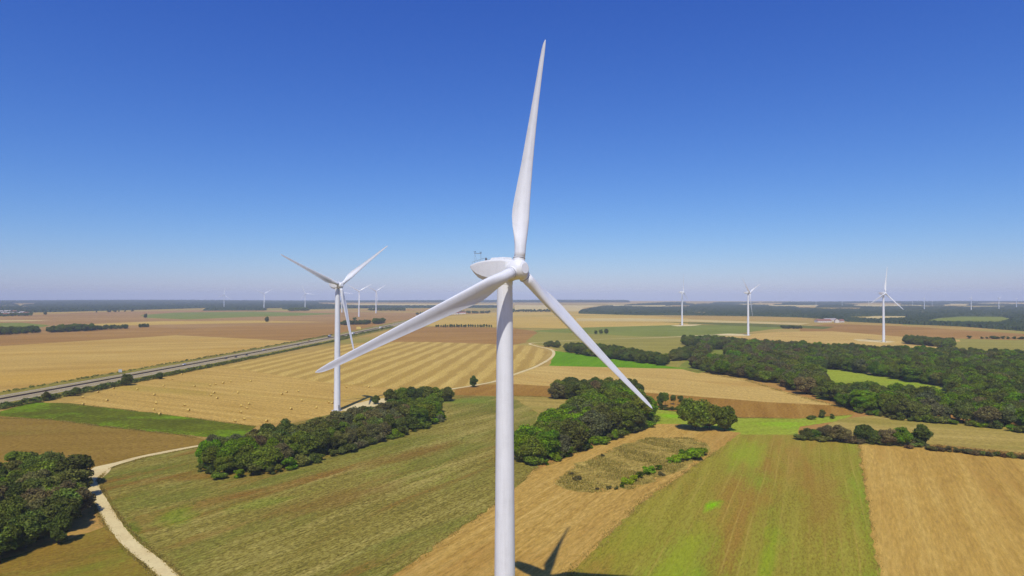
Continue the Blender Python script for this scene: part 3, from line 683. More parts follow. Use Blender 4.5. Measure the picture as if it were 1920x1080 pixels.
wood_mass('grove', belt([(1463, 616.5), (1503, 617.5), (1503, 615), (1465, 614)], 9.0, 5, 8, ['dark'], 32), 'small flat grove on the pale field before the farm', 'grove')
wood_mass('grove', belt([(540, 583.5), (580, 583), (575, 580), (545, 581)], 18.0, 10, 16, ['green'], 33), 'green clump of trees under the far turbine', 'tree clump')

# single trees, hedges and shrubs
def spot(px, py): p = G(px, py); return p.x, p.y
def T(px, py, h, col, label, wide=1.0, group=None, proto=None): x, y = spot(px, py); return put_tree(x, y, h, col, label, group, wide, proto=proto)
def S(px, py, h, col, label, wide=1.0, group=None): x, y = spot(px, py); return put_shrub(x, y, h, col, label, group, wide)
T(888, 726, 10, 'dark', 'lone round tree standing beside the gravel track left of the main tower', 0.95)
T(1304, 806, 18.5, 'green', 'tallest broad tree of the trio on the green headland', 1.05, 'trio on the headland', 6)
T(1330, 805, 16, 'green', 'middle tree of the trio on the green headland', 1.0, 'trio on the headland', 2)
T(1359, 808, 14.5, 'green', 'smaller right tree of the trio on the green headland', 0.95, 'trio on the headland', 5)
T(1238, 764, 10.5, 'dark', 'slim tree touching the right end of the main copse', 0.7)
T(1247, 763, 10, 'green', 'slim tree with bare trunk, second from the main copse', 0.7, None, 8)
T(1262, 759, 7, 'dark', 'small lollipop-shaped tree before the red-brown strip, left of two', 0.75, None, 8)
T(1276, 761, 7.2, 'dark', 'small lollipop-shaped tree before the red-brown strip, right of two', 0.75, None, 8)
for k, (px, py, h, c) in enumerate([(733, 758, 11, 'dark'), (755, 757, 12, 'green'), (777, 756, 12, 'dark'), (799, 755, 12, 'dark'), (819, 754, 11, 'green'), (837, 752, 10.5, 'dark')]):
    T(px, py, h, c, 'dark tree, %s from the left in the row behind the long copse' % ordn(k), 1.3, 'row behind the long copse')
T(704, 758, 6.5, 'dark', 'small dark tree beside the pale pad at the second turbine', 1.0)
for k, (px, py, h, c, w) in enumerate([(1512, 823, 5.6, 'dark', 1.2), (1530, 824, 5.2, 'dark', 1.2), (1550, 825, 7.4, 'brown', 1.1), (1576, 828, 8.2, 'brown', 1.2), (1620, 829, 8.6, 'dark', 1.1), (1642, 832, 6.4, 'dark', 1.2), (1664, 834, 7.6, 'brown', 1.1), (1690, 835, 9.0, 'bright', 0.95), (1727, 836, 10.4, 'dark', 0.95)]):
    look = {'dark': 'dark green', 'brown': 'brownish', 'bright': 'bright green'}[c]
    T(px, py, h * 1.08, c, '%s hedgerow tree, %s from the left between green and dry fields' % (look, ordn(k)), w * 1.25, 'hedgerow between the fields')
k = 0
for px in (1600, 1608, 1705, 1742, 1752, 1764, 1780, 1793, 1812, 1826, 1838, 1856, 1868, 1880, 1893, 1906, 1918):
    py = 830 + (px - 1600) * 0.098
    S(px, py + rnd.uniform(-1, 1), rnd.uniform(1.6, 3.2), rnd.choice(['brown', 'rust', 'olive', 'brown']), 'low dry shrub, %s from the left along the field edge' % ordn(k), 1.3, 'low shrubs of the field edge'); k += 1
for k, px in enumerate((1506, 1521, 1540, 1562, 1590, 1630, 1653, 1677, 1706, 1716)):
    S(px, 825 + (px - 1506) * 0.058, rnd.uniform(2.4, 3.8), rnd.choice(['dark', 'olive', 'brown']), 'low bush, %s from the left under the hedgerow trees' % ordn(k), 1.5, 'bushes under the hedgerow')
def front_bushes(line, n, label, group, cols):
    P = [G(*p) for p in line]; seg = [(b - a).length for a, b in zip(P, P[1:])]; tot = sum(seg)
    for k in range(n):
        d = (k + .5 + rnd.uniform(-.3, .3)) / n * tot; i = 0
        while d > seg[i] and i < len(seg) - 1: d -= seg[i]; i += 1
        p = P[i] + (P[i + 1] - P[i]) * (d / seg[i])
        put_shrub(p.x + rnd.uniform(-1, 1), p.y + rnd.uniform(-1.5, 1.5), rnd.uniform(2.8, 5.8), rnd.choice(cols), label % ordn(k), group, rnd.uniform(1.1, 1.6))
front_bushes([(374, 880), (420, 896), (500, 891), (560, 877), (640, 851), (720, 827), (790, 804), (830, 786)], 30, 'bush, %s from the left along the front of the long copse', 'bushes fronting the long copse', ['green', 'olive', 'dark', 'grey', 'bright'])
front_bushes([(972, 867), (1012, 873), (1062, 857), (1112, 837), (1162, 819), (1210, 801), (1224, 790)], 22, 'bush, %s from the left along the front of the main copse', 'bushes fronting the main copse', ['green', 'olive', 'dark', 'bright'])
front_bushes([(1600, 772), (1680, 787), (1760, 793), (1840, 801), (1920, 811)], 22, 'bush, %s from the left along the near edge of the large wood', 'bushes fronting the large wood', ['green', 'olive', 'dark', 'bright'])
S(1540, 783, 5.0, 'olive', 'largest of three grey-green shrubs below the red-brown strip', 1.2)
S(1519, 786, 2.6, 'dark', 'low left shrub of three below the red-brown strip', 1.4)
S(1560, 785, 3.0, 'dark', 'low right shrub of three below the red-brown strip', 1.4)
for k, (px, py) in enumerate([(1240, 768), (1250, 769), (1259, 769), (1268, 769), (1277, 770)]):
    S(px, py, 2.8, 'dark', 'dark low shrub, %s from the left under the slim trees' % ordn(k), 1.5, 'shrubs under the slim trees')
for k, (px, py, h) in enumerate([(1167, 914, 1.6), (1178, 908, 2.0), (1189, 903, 2.4), (1200, 897, 2.6), (1212, 891, 3.0), (1224, 887, 2.8), (1236, 882, 2.2), (1256, 868, 2.4), (1268, 866, 3.2), (1280, 862, 3.8), (1292, 860, 4.2), (1304, 858, 3.8), (1311, 852, 3.2)]):
    S(px, py, h * 1.25, 'bright' if k % 3 == 0 else 'lime', 'bright green shrub, %s from the left on the dry fallow island' % ordn(k), 1.35, 'green shrubs on the fallow island')
for k, (px, py) in enumerate([(1080, 900), (1072, 890), (1140, 917), (1155, 918), (1120, 920), (1318, 846), (1240, 893), (1130, 856)]):
    S(px, py, rnd.uniform(1.2, 1.9), rnd.choice(['olive', 'brown', 'grey']), 'small dull weed bush on the dry fallow island', 1.4, 'dull bushes on the fallow island')
T(501, 604, 17, 'dark', 'lone round tree far out on the brown plain left of second turbine', 0.9)
T(273, 597, 17, 'dark', 'lone tree on the pale green strip, far left plain', 0.9)
T(85, 590.5, 13, 'dark', 'small lone tree before the far forest, leftmost on the plain', 1.1)
T(665, 600, 9, 'dark', 'round bush left of the far turbine pair', 1.5)
for k, px in enumerate((1117, 1127, 1137)):
    T(px, 627.5 - k * .4, 9 + k * 1.5, 'dark', '%s of three round trees on the green pasture' % ('left', 'middle', 'right')[k] if k != 1 else 'middle of three round trees on the green pasture', 0.9, 'three trees on the pasture')
for k in range(25):
    px = 818 + k * 4.3 + rnd.uniform(-.8, .8)
    T(px, 614 + rnd.uniform(-.3, .3), rnd.uniform(6.5, 9), 'dark', 'small dark tree, %s from the left in the row left of the main tower' % ordn(k), 0.72, 'tree row left of the main tower')
for k, px in enumerate((1818, 1842, 1850, 1864, 1872, 1880, 1890, 1902, 1916)):
    S(px, 635 + (px - 1818) * 0.012, rnd.uniform(4, 6), 'dark', 'dark bush, %s from the left along the far right field edge' % ordn(k), 1.6, 'bushes of the far right field edge')
for k, px in enumerate((181, 205, 216, 223, 234, 248)):
    S(px, 586 - (px - 181) * .03, rnd.uniform(7, 12), 'dark', 'tiny dark bush, %s from the left before the far forest' % ordn(k), 1.1, 'bushes before the far forest')

# hedges along the motorway: each hedge is one thing
def hedge(name, pts, hfun, label, cols, dens=46, leaf=0.5, wide=1.6):
    q = []; r = np.random.default_rng(len(pts) * 7 + 3); col = []
    for (x, y) in pts:
        h = hfun(x, y); R = np.array([h * 0.5 * wide * r.uniform(.8, 1.2), h * 0.5 * wide * r.uniform(.8, 1.2), h * 0.55])
        n = max(14, int(dens * min(2.5, (h / 3) ** 1.5)))
        d = r.normal(size=(n, 3)); d /= np.linalg.norm(d, axis=1)[:, None]; d[:, 2] = np.abs(d[:, 2]) * 1.0 - 0.12
        p = np.array([x, y, h * 0.42]) + d * R * r.uniform(.75, 1.1, (n, 1))
        nr = d + r.normal(size=(n, 3)) * .5; nr /= np.linalg.norm(nr, axis=1)[:, None]
        e = np.cross(nr, r.normal(size=(n, 3))); e /= np.linalg.norm(e, axis=1)[:, None]; g2 = np.cross(nr, e)
        s = leaf * (0.6 + 0.22 * h) * r.uniform(.6, 1.3, (n, 1))
        q.append(np.stack([p - e * s, p - g2 * s * .8, p + e * s, p + g2 * s * .8], 1))
    Q = np.concatenate(q); me = quads_mesh('foliage', Q); me.materials.append(M['leaf'])
    o = empty(name, (pts[0][0], pts[0][1], 0)); tag(o, label, 'hedge')
    f = link('foliage', me, None, o, (-pts[0][0], -pts[0][1], 0)); f.color = tint(cols, 0.02)
    return o
def along(off, y0, y1, st, jit=1.2):
    out = []; y = y0
    while y < y1: out.append((road_x(y) + off + rnd.uniform(-jit, jit), y + rnd.uniform(-jit, jit))); y += st * rnd.uniform(.7, 1.3)
    return out
hedge('hedge', along(36, 380, 575, 2.6, 2.2), lambda x, y: rnd.uniform(2.4, 4.8), 'tall ragged hedge lining the near side of the motorway, left stretch', 'dark')
hedge('hedge', along(36, 575, 785, 2.6, 2.0), lambda x, y: rnd.uniform(2.2, 4.2), 'dark hedge lining the near side of the motorway, middle stretch', 'dark')
hedge('hedge', along(36, 785, 1150, 2.8, 1.4), lambda x, y: rnd.uniform(1.8, 3.4), 'low dark hedge lining the near side of the motorway, far stretch', 'dark')
hedge('hedge', along(24, 1150, 1560, 5, 3.5), lambda x, y: rnd.uniform(2.0, 4.5), 'scrubby hedge on the motorway bank behind the second turbine', 'olive')
hedge('hedge', along(-27, 420, 720, 4.5, 1.6), lambda x, y: rnd.uniform(1.0, 2.4), 'low shrubby hedge on the far side of the motorway, left stretch', 'olive')
hedge('hedge', along(-26, 725, 1250, 4.5, 1.4), lambda x, y: rnd.uniform(1.0, 2.6), 'low shrubby hedge on the far side of the motorway, right stretch', 'olive')
T(237, 723, 10.5, 'dark', 'large dark tree rising from the hedge beside the motorway', 1.05)
T(300, 711, 6.5, 'dark', 'medium dark tree in the motorway hedge, right of the large one', 1.1)
T(85, 752, 7.0, 'dark', 'dark tree in the motorway hedge, leftmost of the big ones', 1.1)
T(142, 742, 7.0, 'dark', 'dark tree in the motorway hedge, left of the large one', 1.2)
hx = [G(1000 + 8 * k, 641 + rnd.uniform(-.5, .5)) for k in range(0)]

# ------------------------------------------------------------------ far woods: bumpy canopies
def canopy_mat(name, c0, c1, c2):
    t = NT(name); g = t.node('ShaderNodeNewGeometry'); P = g.outputs['Position']
    n = t.noise(P, 0.06, 4, 0.7); n2 = t.noise(P, 0.004, 3, 0.6)
    c = t.ramp(t.math('ADD', t.math('MULTIPLY', n, .6), t.math('MULTIPLY', n2, .4)), [(0.32, c0), (0.5, c1), (0.68, c2)])
    t.bsdf(c, 0.9, 0.05); return t.m
M['canopy'] = canopy_mat('distant_canopy', (0.022, 0.034, 0.014, 1), (0.036, 0.052, 0.018, 1), (0.058, 0.072, 0.026, 1))
def canopy(name, px, hgt, label, holes=(), hills=None, seed=0, dpx=3.0, d0=None):
    poly = [G(*p)[:2] for p in px]; hs = [[G(*p)[:2] for p in h] for h in holes]; r = random.Random(seed)
    xa = min(p[0] for p in px); xb = max(p[0] for p in px)
    Da = min(p[1] for p in poly); Db = max(p[1] for p in poly)
    cols = [xa + k * dpx for k in range(int((xb - xa) / dpx) + 2)]
    rows = [Da]
    while rows[-1] < Db: rows.append(rows[-1] + max(7.0, rows[-1] * rows[-1] * 1.35e-6 * 1.2 + 4))
    idx = {}; v = []; inn = {}
    for i, D in enumerate(rows):
        for j, c in enumerate(cols):
            x = (c - 960) / FPX * D + r.uniform(-.35, .35) * dpx / FPX * D; y = D + r.uniform(-.3, .3) * (rows[1] - rows[0])
            inn[i, j] = inside((x, y), poly) and not any(inside((x, y), h) for h in hs); idx[i, j] = (x, y)
    f = []; ids = {}
    def vid(i, j):
        if (i, j) not in ids:
            edge = not all(inn.get((i + a, j + b), False) for a in (-1, 0, 1) for b in (-1, 0, 1))
            x, y = idx[i, j]; base = hills(x, y) if hills else 0
            z = base + (hgt * r.uniform(0.55, 1.0) if inn[i, j] and not edge else (hgt * r.uniform(.35, .8) if inn[i, j] else -1))
            ids[i, j] = len(v); v.append((x, y, z))
        return ids[i, j]
    for i in range(len(rows) - 1):
        for j in range(len(cols) - 1):
            q = [(i, j), (i, j + 1), (i + 1, j + 1), (i + 1, j)]
            if any(inn[a] for a in q): f.append(tuple(vid(*a) for a in q))
    o = link(name, mesh(name, v, f), M['canopy']); tag(o, label, 'forest', None, 'stuff'); return o
def openings(n, x0, x1, y0, y1, seed):
    r = random.Random(seed); out = []
    for _ in range(n):
        x, y = r.uniform(x0, x1), y0 + (y1 - y0) * r.random() ** 1.6; w = r.uniform(20, 80); h = r.uniform(2.4, 4.6)
        out.append([(x - w, y + r.uniform(-.2, .2) * h), (x - w * .3, y - h * .5), (x + w, y - h * .4), (x + w * .9, y + h * .4), (x, y + h * .6)])
    return out
def hill_l(x, y): return 16 * max(0, min(1, (y - 5200) / 3500)) * (0.75 + 0.25 * math.sin(x / 900.0 + 1))
def hill_r(x, y): return 8 * max(0, min(1, (y - 5000) / 4000)) * (0.7 + 0.3 * math.sin(x / 700.0))
canopy('forest', [(-350, 590), (-60, 585), (60, 586), (130, 584.5), (280, 580.5), (385, 577.5), (395, 579), (380, 582.5), (498, 582), (498, 578), (530, 577.5), (533, 580), (580, 580), (700, 577), (600, 571), (590, 566), (300, 565.5), (-350, 566)], 15, 'dark blue-green forest stretching along the left horizon', holes=[[(-200, 578.5), (30, 576.5), (44, 573), (-200, 573)]] + openings(4, -100, 200, 569, 577, 9), hills=hill_l, seed=1)
canopy('forest', [(600, 567.5), (700, 567), (960, 567), (1180, 567), (1180, 565.3), (590, 565.3)], 14, 'thin line of forest on the horizon behind the main tower', hills=hill_l, seed=2, dpx=3)
canopy('forest', [(640, 578), (700, 578), (960, 577), (960, 574.5), (640, 574.5)], 12, 'narrow strip of far woods left of the main tower', seed=3)
canopy('forest', [(1085, 588), (1200, 591), (1300, 591.5), (1420, 593), (1500, 595), (1530, 597), (1590, 603), (1700, 608), (1800, 612), (1920, 621), (2150, 636), (2300, 636), (2300, 566), (1920, 566), (1500, 567), (1250, 568), (1130, 575), (1090, 583)], 12, 'broad hazy forest covering the right horizon',
       holes=[[(1588, 594), (1645, 592.5), (1700, 593), (1700, 600), (1640, 603), (1588, 599)], [(1705, 607), (1760, 596.5), (1800, 593.5), (1880, 594), (1905, 600), (1870, 610), (1800, 609)], [(1150, 573), (1250, 572), (1250, 574.5), (1150, 576)], [(1790, 583), (1890, 580.5), (1890, 582.5), (1800, 585)], [(1300, 571), (1420, 570.5), (1420, 572), (1300, 572.5)], [(1600, 572), (1730, 572), (1730, 575), (1600, 575)], [(1780, 569.5), (1920, 570), (1920, 571.5), (1780, 571)], [(1440, 572), (1560, 572), (1540, 574), (1440, 574)], [(1560, 607.5), (1590, 603), (1520, 598), (1520, 606)]] + openings(30, 1090, 2000, 569, 588, 8), hills=hill_r, seed=4)
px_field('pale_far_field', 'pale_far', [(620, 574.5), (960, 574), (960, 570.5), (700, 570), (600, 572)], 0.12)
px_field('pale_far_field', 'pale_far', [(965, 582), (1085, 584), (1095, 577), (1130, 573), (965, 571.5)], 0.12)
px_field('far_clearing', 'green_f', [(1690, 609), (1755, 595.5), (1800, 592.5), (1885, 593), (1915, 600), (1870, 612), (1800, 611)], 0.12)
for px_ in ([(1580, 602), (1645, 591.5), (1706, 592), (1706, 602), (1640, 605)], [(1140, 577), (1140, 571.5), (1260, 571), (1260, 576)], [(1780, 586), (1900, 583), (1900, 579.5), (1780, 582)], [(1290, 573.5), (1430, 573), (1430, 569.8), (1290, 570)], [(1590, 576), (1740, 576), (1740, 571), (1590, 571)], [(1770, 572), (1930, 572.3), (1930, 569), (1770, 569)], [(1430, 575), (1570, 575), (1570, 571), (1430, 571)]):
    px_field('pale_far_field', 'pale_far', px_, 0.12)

# ------------------------------------------------------------------ wind turbines
HUB_H, OV, TILT = 80.03, 3.53, math.radians(5.4)
def blade_mesh():
    st = [(1.9, 2.02, 1.0, 20, .5), (3.2, 2.02, 1.0, 20, .5), (4.5, 2.15, .9, 20, .46), (6.0, 2.6, .66, 20, .41), (7.8, 3.15, .46, 20, .36), (9.5, 3.48, .37, 19.5, .33), (11.0, 3.5, .32, 18, .31), (13.5, 3.25, .29, 15, .3), (16.5, 2.92, .27, 12, .3), (20, 2.55, .25, 9.5, .3), (24, 2.2, .23, 7.8, .3), (28, 1.88, .21, 6.2, .3), (32, 1.58, .2, 5, .3), (36, 1.32, .19, 4.2, .3), (40, 1.1, .18, 3.5, .3), (42.5, .92, .17, 3.2, .3), (43.9, .66, .17, 3, .3), (44.6, .38, .18, 3, .3), (45.0, .08, .2, 3, .3)]
    rings = []; n = 15
    for (r, c, tc, beta, pa) in st:
        b = math.radians(beta); ax = r * math.tan(math.radians(2.6)) + (3.5 - 45 * math.tan(math.radians(2.6))) * (r / 45) ** 2.2
        circ = max(0, min(1, (tc - 0.37) / 0.5)); pts = []
        for s in (1, -1):
            for k in range(n):
                th = math.pi * k / n if s == 1 else math.pi * (1 - k / n) ;
                x = 0.5 * (1 + math.cos(th))                       # 1 at the trailing edge
                if s == 1: xx = x
                else: xx = 0.5 * (1 + math.cos(th))
                yt = 5 * tc * (.2969 * math.sqrt(max(xx, 0)) - .126 * xx - .3516 * xx ** 2 + .2843 * xx ** 3 - .1036 * xx ** 4)
                cam_ = 0.035 * 4 * xx * (1 - xx) * (1 - circ)
                ya = s * yt * (0.85 if s == -1 else 1.1) + cam_
                if s == -1: ya += 0.42 * (1 - circ) * max(0, xx - .45) * (1 - xx) * (tc / .25)   # hollow towards the trailing edge
                yc = s * 0.5 * tc * math.sin(th)
                pts.append((xx, circ * yc + (1 - circ) * ya))
        ring_ = []
        for (xx, yy) in pts:
            lx = (pa - xx) * c; ly = yy * c                        # lx towards the leading edge, ly downwind
            ring_.append((lx * math.cos(b) + ly * math.sin(b), -lx * math.sin(b) + ly * math.cos(b) - ax, r))
        rings.append(ring_)
    m = MB(); m.loft(rings); me = m.me('blade', True); me.materials.append(M['white'])
    bm_ = bmesh.new(); bm_.from_mesh(me); bmesh.ops.recalc_face_normals(bm_, faces=bm_.faces); bm_.to_mesh(me); bm_.free(); me.shade_smooth()
    return me
def revolve(prof, n=48, axis='z'):
    m = MB(); R = [[(r * math.cos(2 * math.pi * k / n), r * math.sin(2 * math.pi * k / n), z) for k in range(n)] for r, z in prof]
    m.loft(R); return m
def fixn(me, smooth=True, ang=35):
    bm_ = bmesh.new(); bm_.from_mesh(me); bmesh.ops.recalc_face_normals(bm_, faces=bm_.faces)
    for f in bm_.faces: f.smooth = smooth
    for e in bm_.edges:
        if len(e.link_faces) == 2 and e.calc_face_angle(0) > math.radians(ang): e.smooth = False
    bm_.to_mesh(me); bm_.free(); return me

def make_turbine():
    root = empty('wind_turbine')
    tw = fixn(revolve([(2.12, 0), (2.10, .5)] + [(2.10 - (2.10 - 1.43) * z / 77.6, z) for z in (8, 16, 25, 34, 43, 52, 61, 70, 77.6)] + [(1.43, 78.2)], 48).me('tower')); tw.materials.append(M['white'])
    tower = link('tower', tw, None, root)
    for z in (25.0, 51.0):
        r = 2.10 - (2.10 - 1.43) * z / 77.6
        fl = fixn(revolve([(r - .02, z - .05), (r + .008, z - .04), (r + .008, z + .04), (r - .02, z + .05)], 48).me('section_joint')); fl.materials.append(M['white2']); link('section_joint', fl, None, tower)
    rr = 1.50
    fl = fixn(revolve([(1.40, 77.3), (1.47, 77.35), (1.5, 77.6), (1.47, 78.0), (1.3, 78.1)], 40).me('yaw_ring')); fl.materials.append(M['white2']); link('yaw_ring', fl, None, tower)
    MB().box(-.45, .45, -2.16, -1.9, 1.6, 3.8).build('door', M['steel'], tower)
    sm = MB()
    for k in range(6): sm.box(-.5, .5, -2.3 - .28 * (5 - k) - .28, -2.3 - .28 * (5 - k), 0, .26 * (k + 1))
    sm.build('door_steps', M['steel'], tower)
    fb = fixn(revolve([(3.6, -.1), (3.6, .12), (2.2, .2), (2.0, .2)], 40).me('foundation')); fb.materials.append(M['concrete']); link('foundation', fb, None, tower)
    # nacelle: boat-like body, local y runs backwards from the rotor, z above the ground
    def sec(y, w, zt, zc, zb, bw):
        sh = 0.34
        half = [(bw, zb), (w * .97, zc), (w, (zc + zt) / 2 + .1), (w * .99, zt - sh), (w * .93, zt - sh * .3), (w * .78, zt - .03), (w * .4, zt + .04)]
        return [(x, y, z) for x, z in half] + [(-x, y, z) for x, z in reversed(half)]
    y0 = -OV
    st = [(1.55, 1.35, 81.55, 79.0, 78.5, 1.0), (1.75, 1.6, 81.85, 78.8, 78.2, 1.15), (3.0, 1.75, 82.0, 78.65, 77.85, 1.2), (6.0, 1.78, 82.0, 78.6, 77.8, 1.2), (8.0, 1.72, 81.88, 79.0, 78.15, 1.15), (9.8, 1.58, 81.68, 79.55, 78.75, 1.0), (11.0, 1.42, 81.46, 80.15, 79.55, .92), (11.7, 1.3, 81.3, 80.5, 80.2, .9), (11.85, 1.26, 81.24, 80.6, 80.42, .9)]
    nm = MB(); nm.loft([sec(y0 + a, *b) for a, *b in st]); me = fixn(nm.me('nacelle'), True, 9); me.materials.append(M['white2'])
    nac = link('nacelle', me, None, root)
    h = MB(); b_ = .12
    h.loft([[(-1.05, y0 + 2.6, 82.0), (1.05, y0 + 2.6, 82.0), (1.05, y0 + 6.4, 82.0), (-1.05, y0 + 6.4, 82.0)], [(-1.0, y0 + 2.7, 82.28), (1.0, y0 + 2.7, 82.28), (1.0, y0 + 6.2, 82.28), (-1.0, y0 + 6.2, 82.28)], [(-.85, y0 + 2.95, 82.36), (.85, y0 + 2.95, 82.36), (.85, y0 + 6.0, 82.36), (-.85, y0 + 6.0, 82.36)]])
    h.build('roof_hatch', M['white2'], nac)
    ms = MB()
    for sx in (-.75, .75): ms.tube((sx, y0 + 11.0, 81.2), (sx, y0 + 11.0, 83.5), .022, .02, 6)
    ms.tube((-.95, y0 + 11.0, 83.45), (.95, y0 + 11.0, 83.45), .05, .05, 6)
    ms.tube((-.75, y0 + 11.0, 83.3), (-.75, y0 + 10.2, 81.5), .015, .015, 6); ms.tube((.75, y0 + 11.0, 83.3), (.75, y0 + 10.2, 81.5), .015, .015, 6)
    ms.build('weather_mast', M['steel'], nac)
    for sx in (-.75, .75):
        am = MB(); am.tube((sx, y0 + 11.0, 83.45), (sx, y0 + 11.0, 83.72), .03, .03, 6)
        for k in range(3):
            a = k * 2.094; am.tube((sx, y0 + 11.0, 83.72), (sx + .22 * math.cos(a), y0 + 11.0 + .22 * math.sin(a), 83.72), .02, .07, 6)
        am.build('anemometer', M['seal'], nac)
    rl = MB()
    for sx in (-1.0, 1.0):
        rl.tube((sx, y0 + 7.5, 82.45), (sx, y0 + 11.5, 81.75), .025, .025, 6)
        for yy, zb, zt in ((7.5, 81.9, 82.45), (9.5, 81.6, 82.1), (11.5, 81.2, 81.75)): rl.tube((sx, y0 + yy, zb), (sx, y0 + yy, zt), .025, .025, 6)
    rl.build('hand_rail', M['steel'], nac)
    bc = fixn(revolve([(.16, 0), (.16, .12), (.2, .14), (.22, .5), (.16, .62), (.05, .66)], 16).me('beacon')); bc.materials.append(M['seal'])
    link('beacon', bc, None, nac, (.35, y0 + 9.0, 81.85))
    # rotor: matrix of the hub, blades are made around the hub centre
    ht = Matrix.Translation((0, -OV, HUB_H)) @ Matrix.Rotation(-TILT, 4, 'X')
    prof = [(1.15, -1.75), (1.62, -1.7), (1.78, -1.3), (1.84, -.5), (1.82, .2), (1.72, .75), (1.5, 1.2), (1.2, 1.5), (1.04, 1.58)]
    hm = revolve(prof, 48).me('hub'); hm.transform(Matrix.Rotation(math.radians(90), 4, 'X')); fixn(hm, True, 50); hm.materials.append(M['white2'])
    hub = link('hub', hm, None, root); hub.matrix_local = ht
    nd = revolve([(.98, 1.56), (.98, 1.66), (.94, 1.70), (.3, 1.71)], 40).me('nose_disc'); nd.transform(Matrix.Rotation(math.radians(90), 4, 'X')); fixn(nd); nd.materials.append(M['white']); link('nose_disc', nd, None, hub)
    bl = blade_mesh()
    sk = fixn(revolve([(1.08, 1.3), (1.08, 2.06), (1.0, 2.08)], 40).me('blade_root_sleeve')); sk.materials.append(M['white2'])
    cl = fixn(revolve([(1.0, 2.06), (1.1, 2.08), (1.13, 2.14), (1.1, 2.2), (.99, 2.22)], 40).me('root_collar')); cl.materials.append(M['white'])
    sl = fixn(revolve([(1.0, 2.005), (1.115, 2.01), (1.115, 2.075), (1.0, 2.08)], 40).me('root_seal')); sl.materials.append(M['seal'])
    for k in range(3):
        b = link('blade', bl, None, root); b['slot'] = k
        link('root_collar', cl, None, b); link('root_seal', sl, None, b); link('root_sleeve', sk, None, b)
    return root, ht
TURB, HT = make_turbine()
def set_turbine(t, x, y, yaw, phase, scale, label):
    t.location = (x, y, 0); t.rotation_euler = (0, 0, math.radians(yaw)); t.scale = (scale,) * 3
    tag(t, label, 'wind turbine', 'wind turbines on the plain')
    for ch in t.children:
        if ch.name.startswith('blade'): ch.matrix_local = HT @ Matrix.Rotation(math.radians(phase + 120 * ch['slot']), 4, 'Y')
        if ch.name.startswith('hub'): ch.matrix_local = HT @ Matrix.Rotation(math.radians(phase), 4, 'Y')
TS = [ # base px, base y, hub y, yaw, phase, label
    (632, 770, 535, 47, 53, 'second largest white turbine, standing behind the long copse'),
    (1657, 641, 550, 23, 8, 'white turbine on the tan field at right, behind the large wood'),
    (1403, 629, 549, 46, 68, 'white turbine between the two others at right, on the pasture edge'),
    (1279, 610, 548, 58, 6, 'white turbine nearest the main blade tip, on the green pasture'),
    (673, 594, 546, 20, 60, 'far turbine, left of the pair right of the second turbine'),
    (705, 587.5, 546, 34, 57, 'far turbine, right of the pair right of the second turbine'),
    (641, 586, 549, 30, 95, 'far turbine mostly hidden behind the second turbine'),
    (572, 580, 550, 25, 98, 'far turbine closest to the left of the second turbine'),
    (495, 580.5, 551, 30, 58, 'far turbine, middle of the three on the left horizon'),
    (420, 578.5, 553, 25, 8, 'leftmost turbine on the horizon'),
    (1733, 583, 560, 40, 0, 'far turbine just right of the tan field turbine'),
    (1821, 584, 559, 50, 5, 'far turbine at right, tallest of the four on the right horizon'),
    (1873, 581, 560, 30, 62, 'far turbine, second from the right edge of the horizon'),
    (1906, 579, 560, 60, 5, 'far turbine closest to the right edge of the horizon'),
    (1530, 575, 565, 40, 20, 'tiny hazy turbine on the horizon above the farm'),
    (1579, 575, 565, 30, 50, 'tiny hazy turbine on the horizon, second left of the tan field turbine'),
    (1629, 575, 565, 40, 10, 'tiny hazy turbine on the horizon, first left of the tan field turbine'),
    (1678, 575, 565, 45, 0, 'tiny hazy turbine on the horizon, first right of the tan field turbine'),
    (1711, 575, 565, 35, 40, 'tiny hazy turbine on the horizon, second right of the tan field turbine'),
    (1748, 575, 565, 50, 15, 'tiny hazy turbine on the horizon, third right of the tan field turbine')]
copies = [copy_tree(TURB) for _ in TS]
set_turbine(TURB, 1.16 - OV * math.sin(math.radians(45)), 116 + OV * math.cos(math.radians(45)), 45, 10.43, 1.0, 'huge white wind turbine in the foreground, its three blades spread wide')
for t, (px, py, hy, yaw, ph, lab) in zip(copies, TS):
    p = G(px, py); hh = G(px, py).y; top = CAM_H + (556 - hy) / FPX * p.y
    set_turbine(t, p.x, p.y, yaw, ph, top / HUB_H, lab)

# ------------------------------------------------------------------ straw bales
def make_bale():
    n = 20; R = .9; m = MB(); rings = []
    for x, r in ((-.62, .82), (-.58, .88), (-.3, .905), (0, .9), (.3, .905), (.58, .88), (.62, .82)):
        rings.append([(x, r * math.cos(2 * math.pi * k / n) * (1 + .012 * math.sin(k * 7.0 + x * 9)), r * math.sin(2 * math.pi * k / n) * .97 + .87) for k in range(n)])
    m.loft(rings); wrap = fixn(m.me('bale_body'), True, 40); wrap.materials.append(M['straw'])
    e = MB()
    for s in (-1, 1):
        for (r0, r1, d) in ((0.0, .25, .02), (.3, .52, .012), (.56, .78, .006)):
            rr = [[(s * (.622 + d * q), r * math.cos(2 * math.pi * k / n), r * math.sin(2 * math.pi * k / n) * .97 + .87) for k in range(n)] for r, q in ((max(r0, .01), 1), (r1, .6), (r1 + .02, 0))]
            e.loft(rr, cap=False)
    em = fixn(e.me('straw_spiral')); em.materials.append(M['bale_core'])
    return wrap, em
BW, BE = make_bale()
bz = [(991, 208), (1270, 212), (1408, 205), (1460, 194), (1530, 182), (1597, 169), (1775, 167), (755, 241), (908, 290), (1446, 272), (1417, 295), (1474, 322), (1662, 271), (484, 342), (922, 366), (1180, 384), (1690, 390), (1760, 372), (1740, 413), (1686, 449), (905, 424), (1219, 431), (958, 466), (1717, 511), (1635, 528), (268, 376), (265, 312), (402, 266), (543, 232), (1069, 146), (1158, 104)]
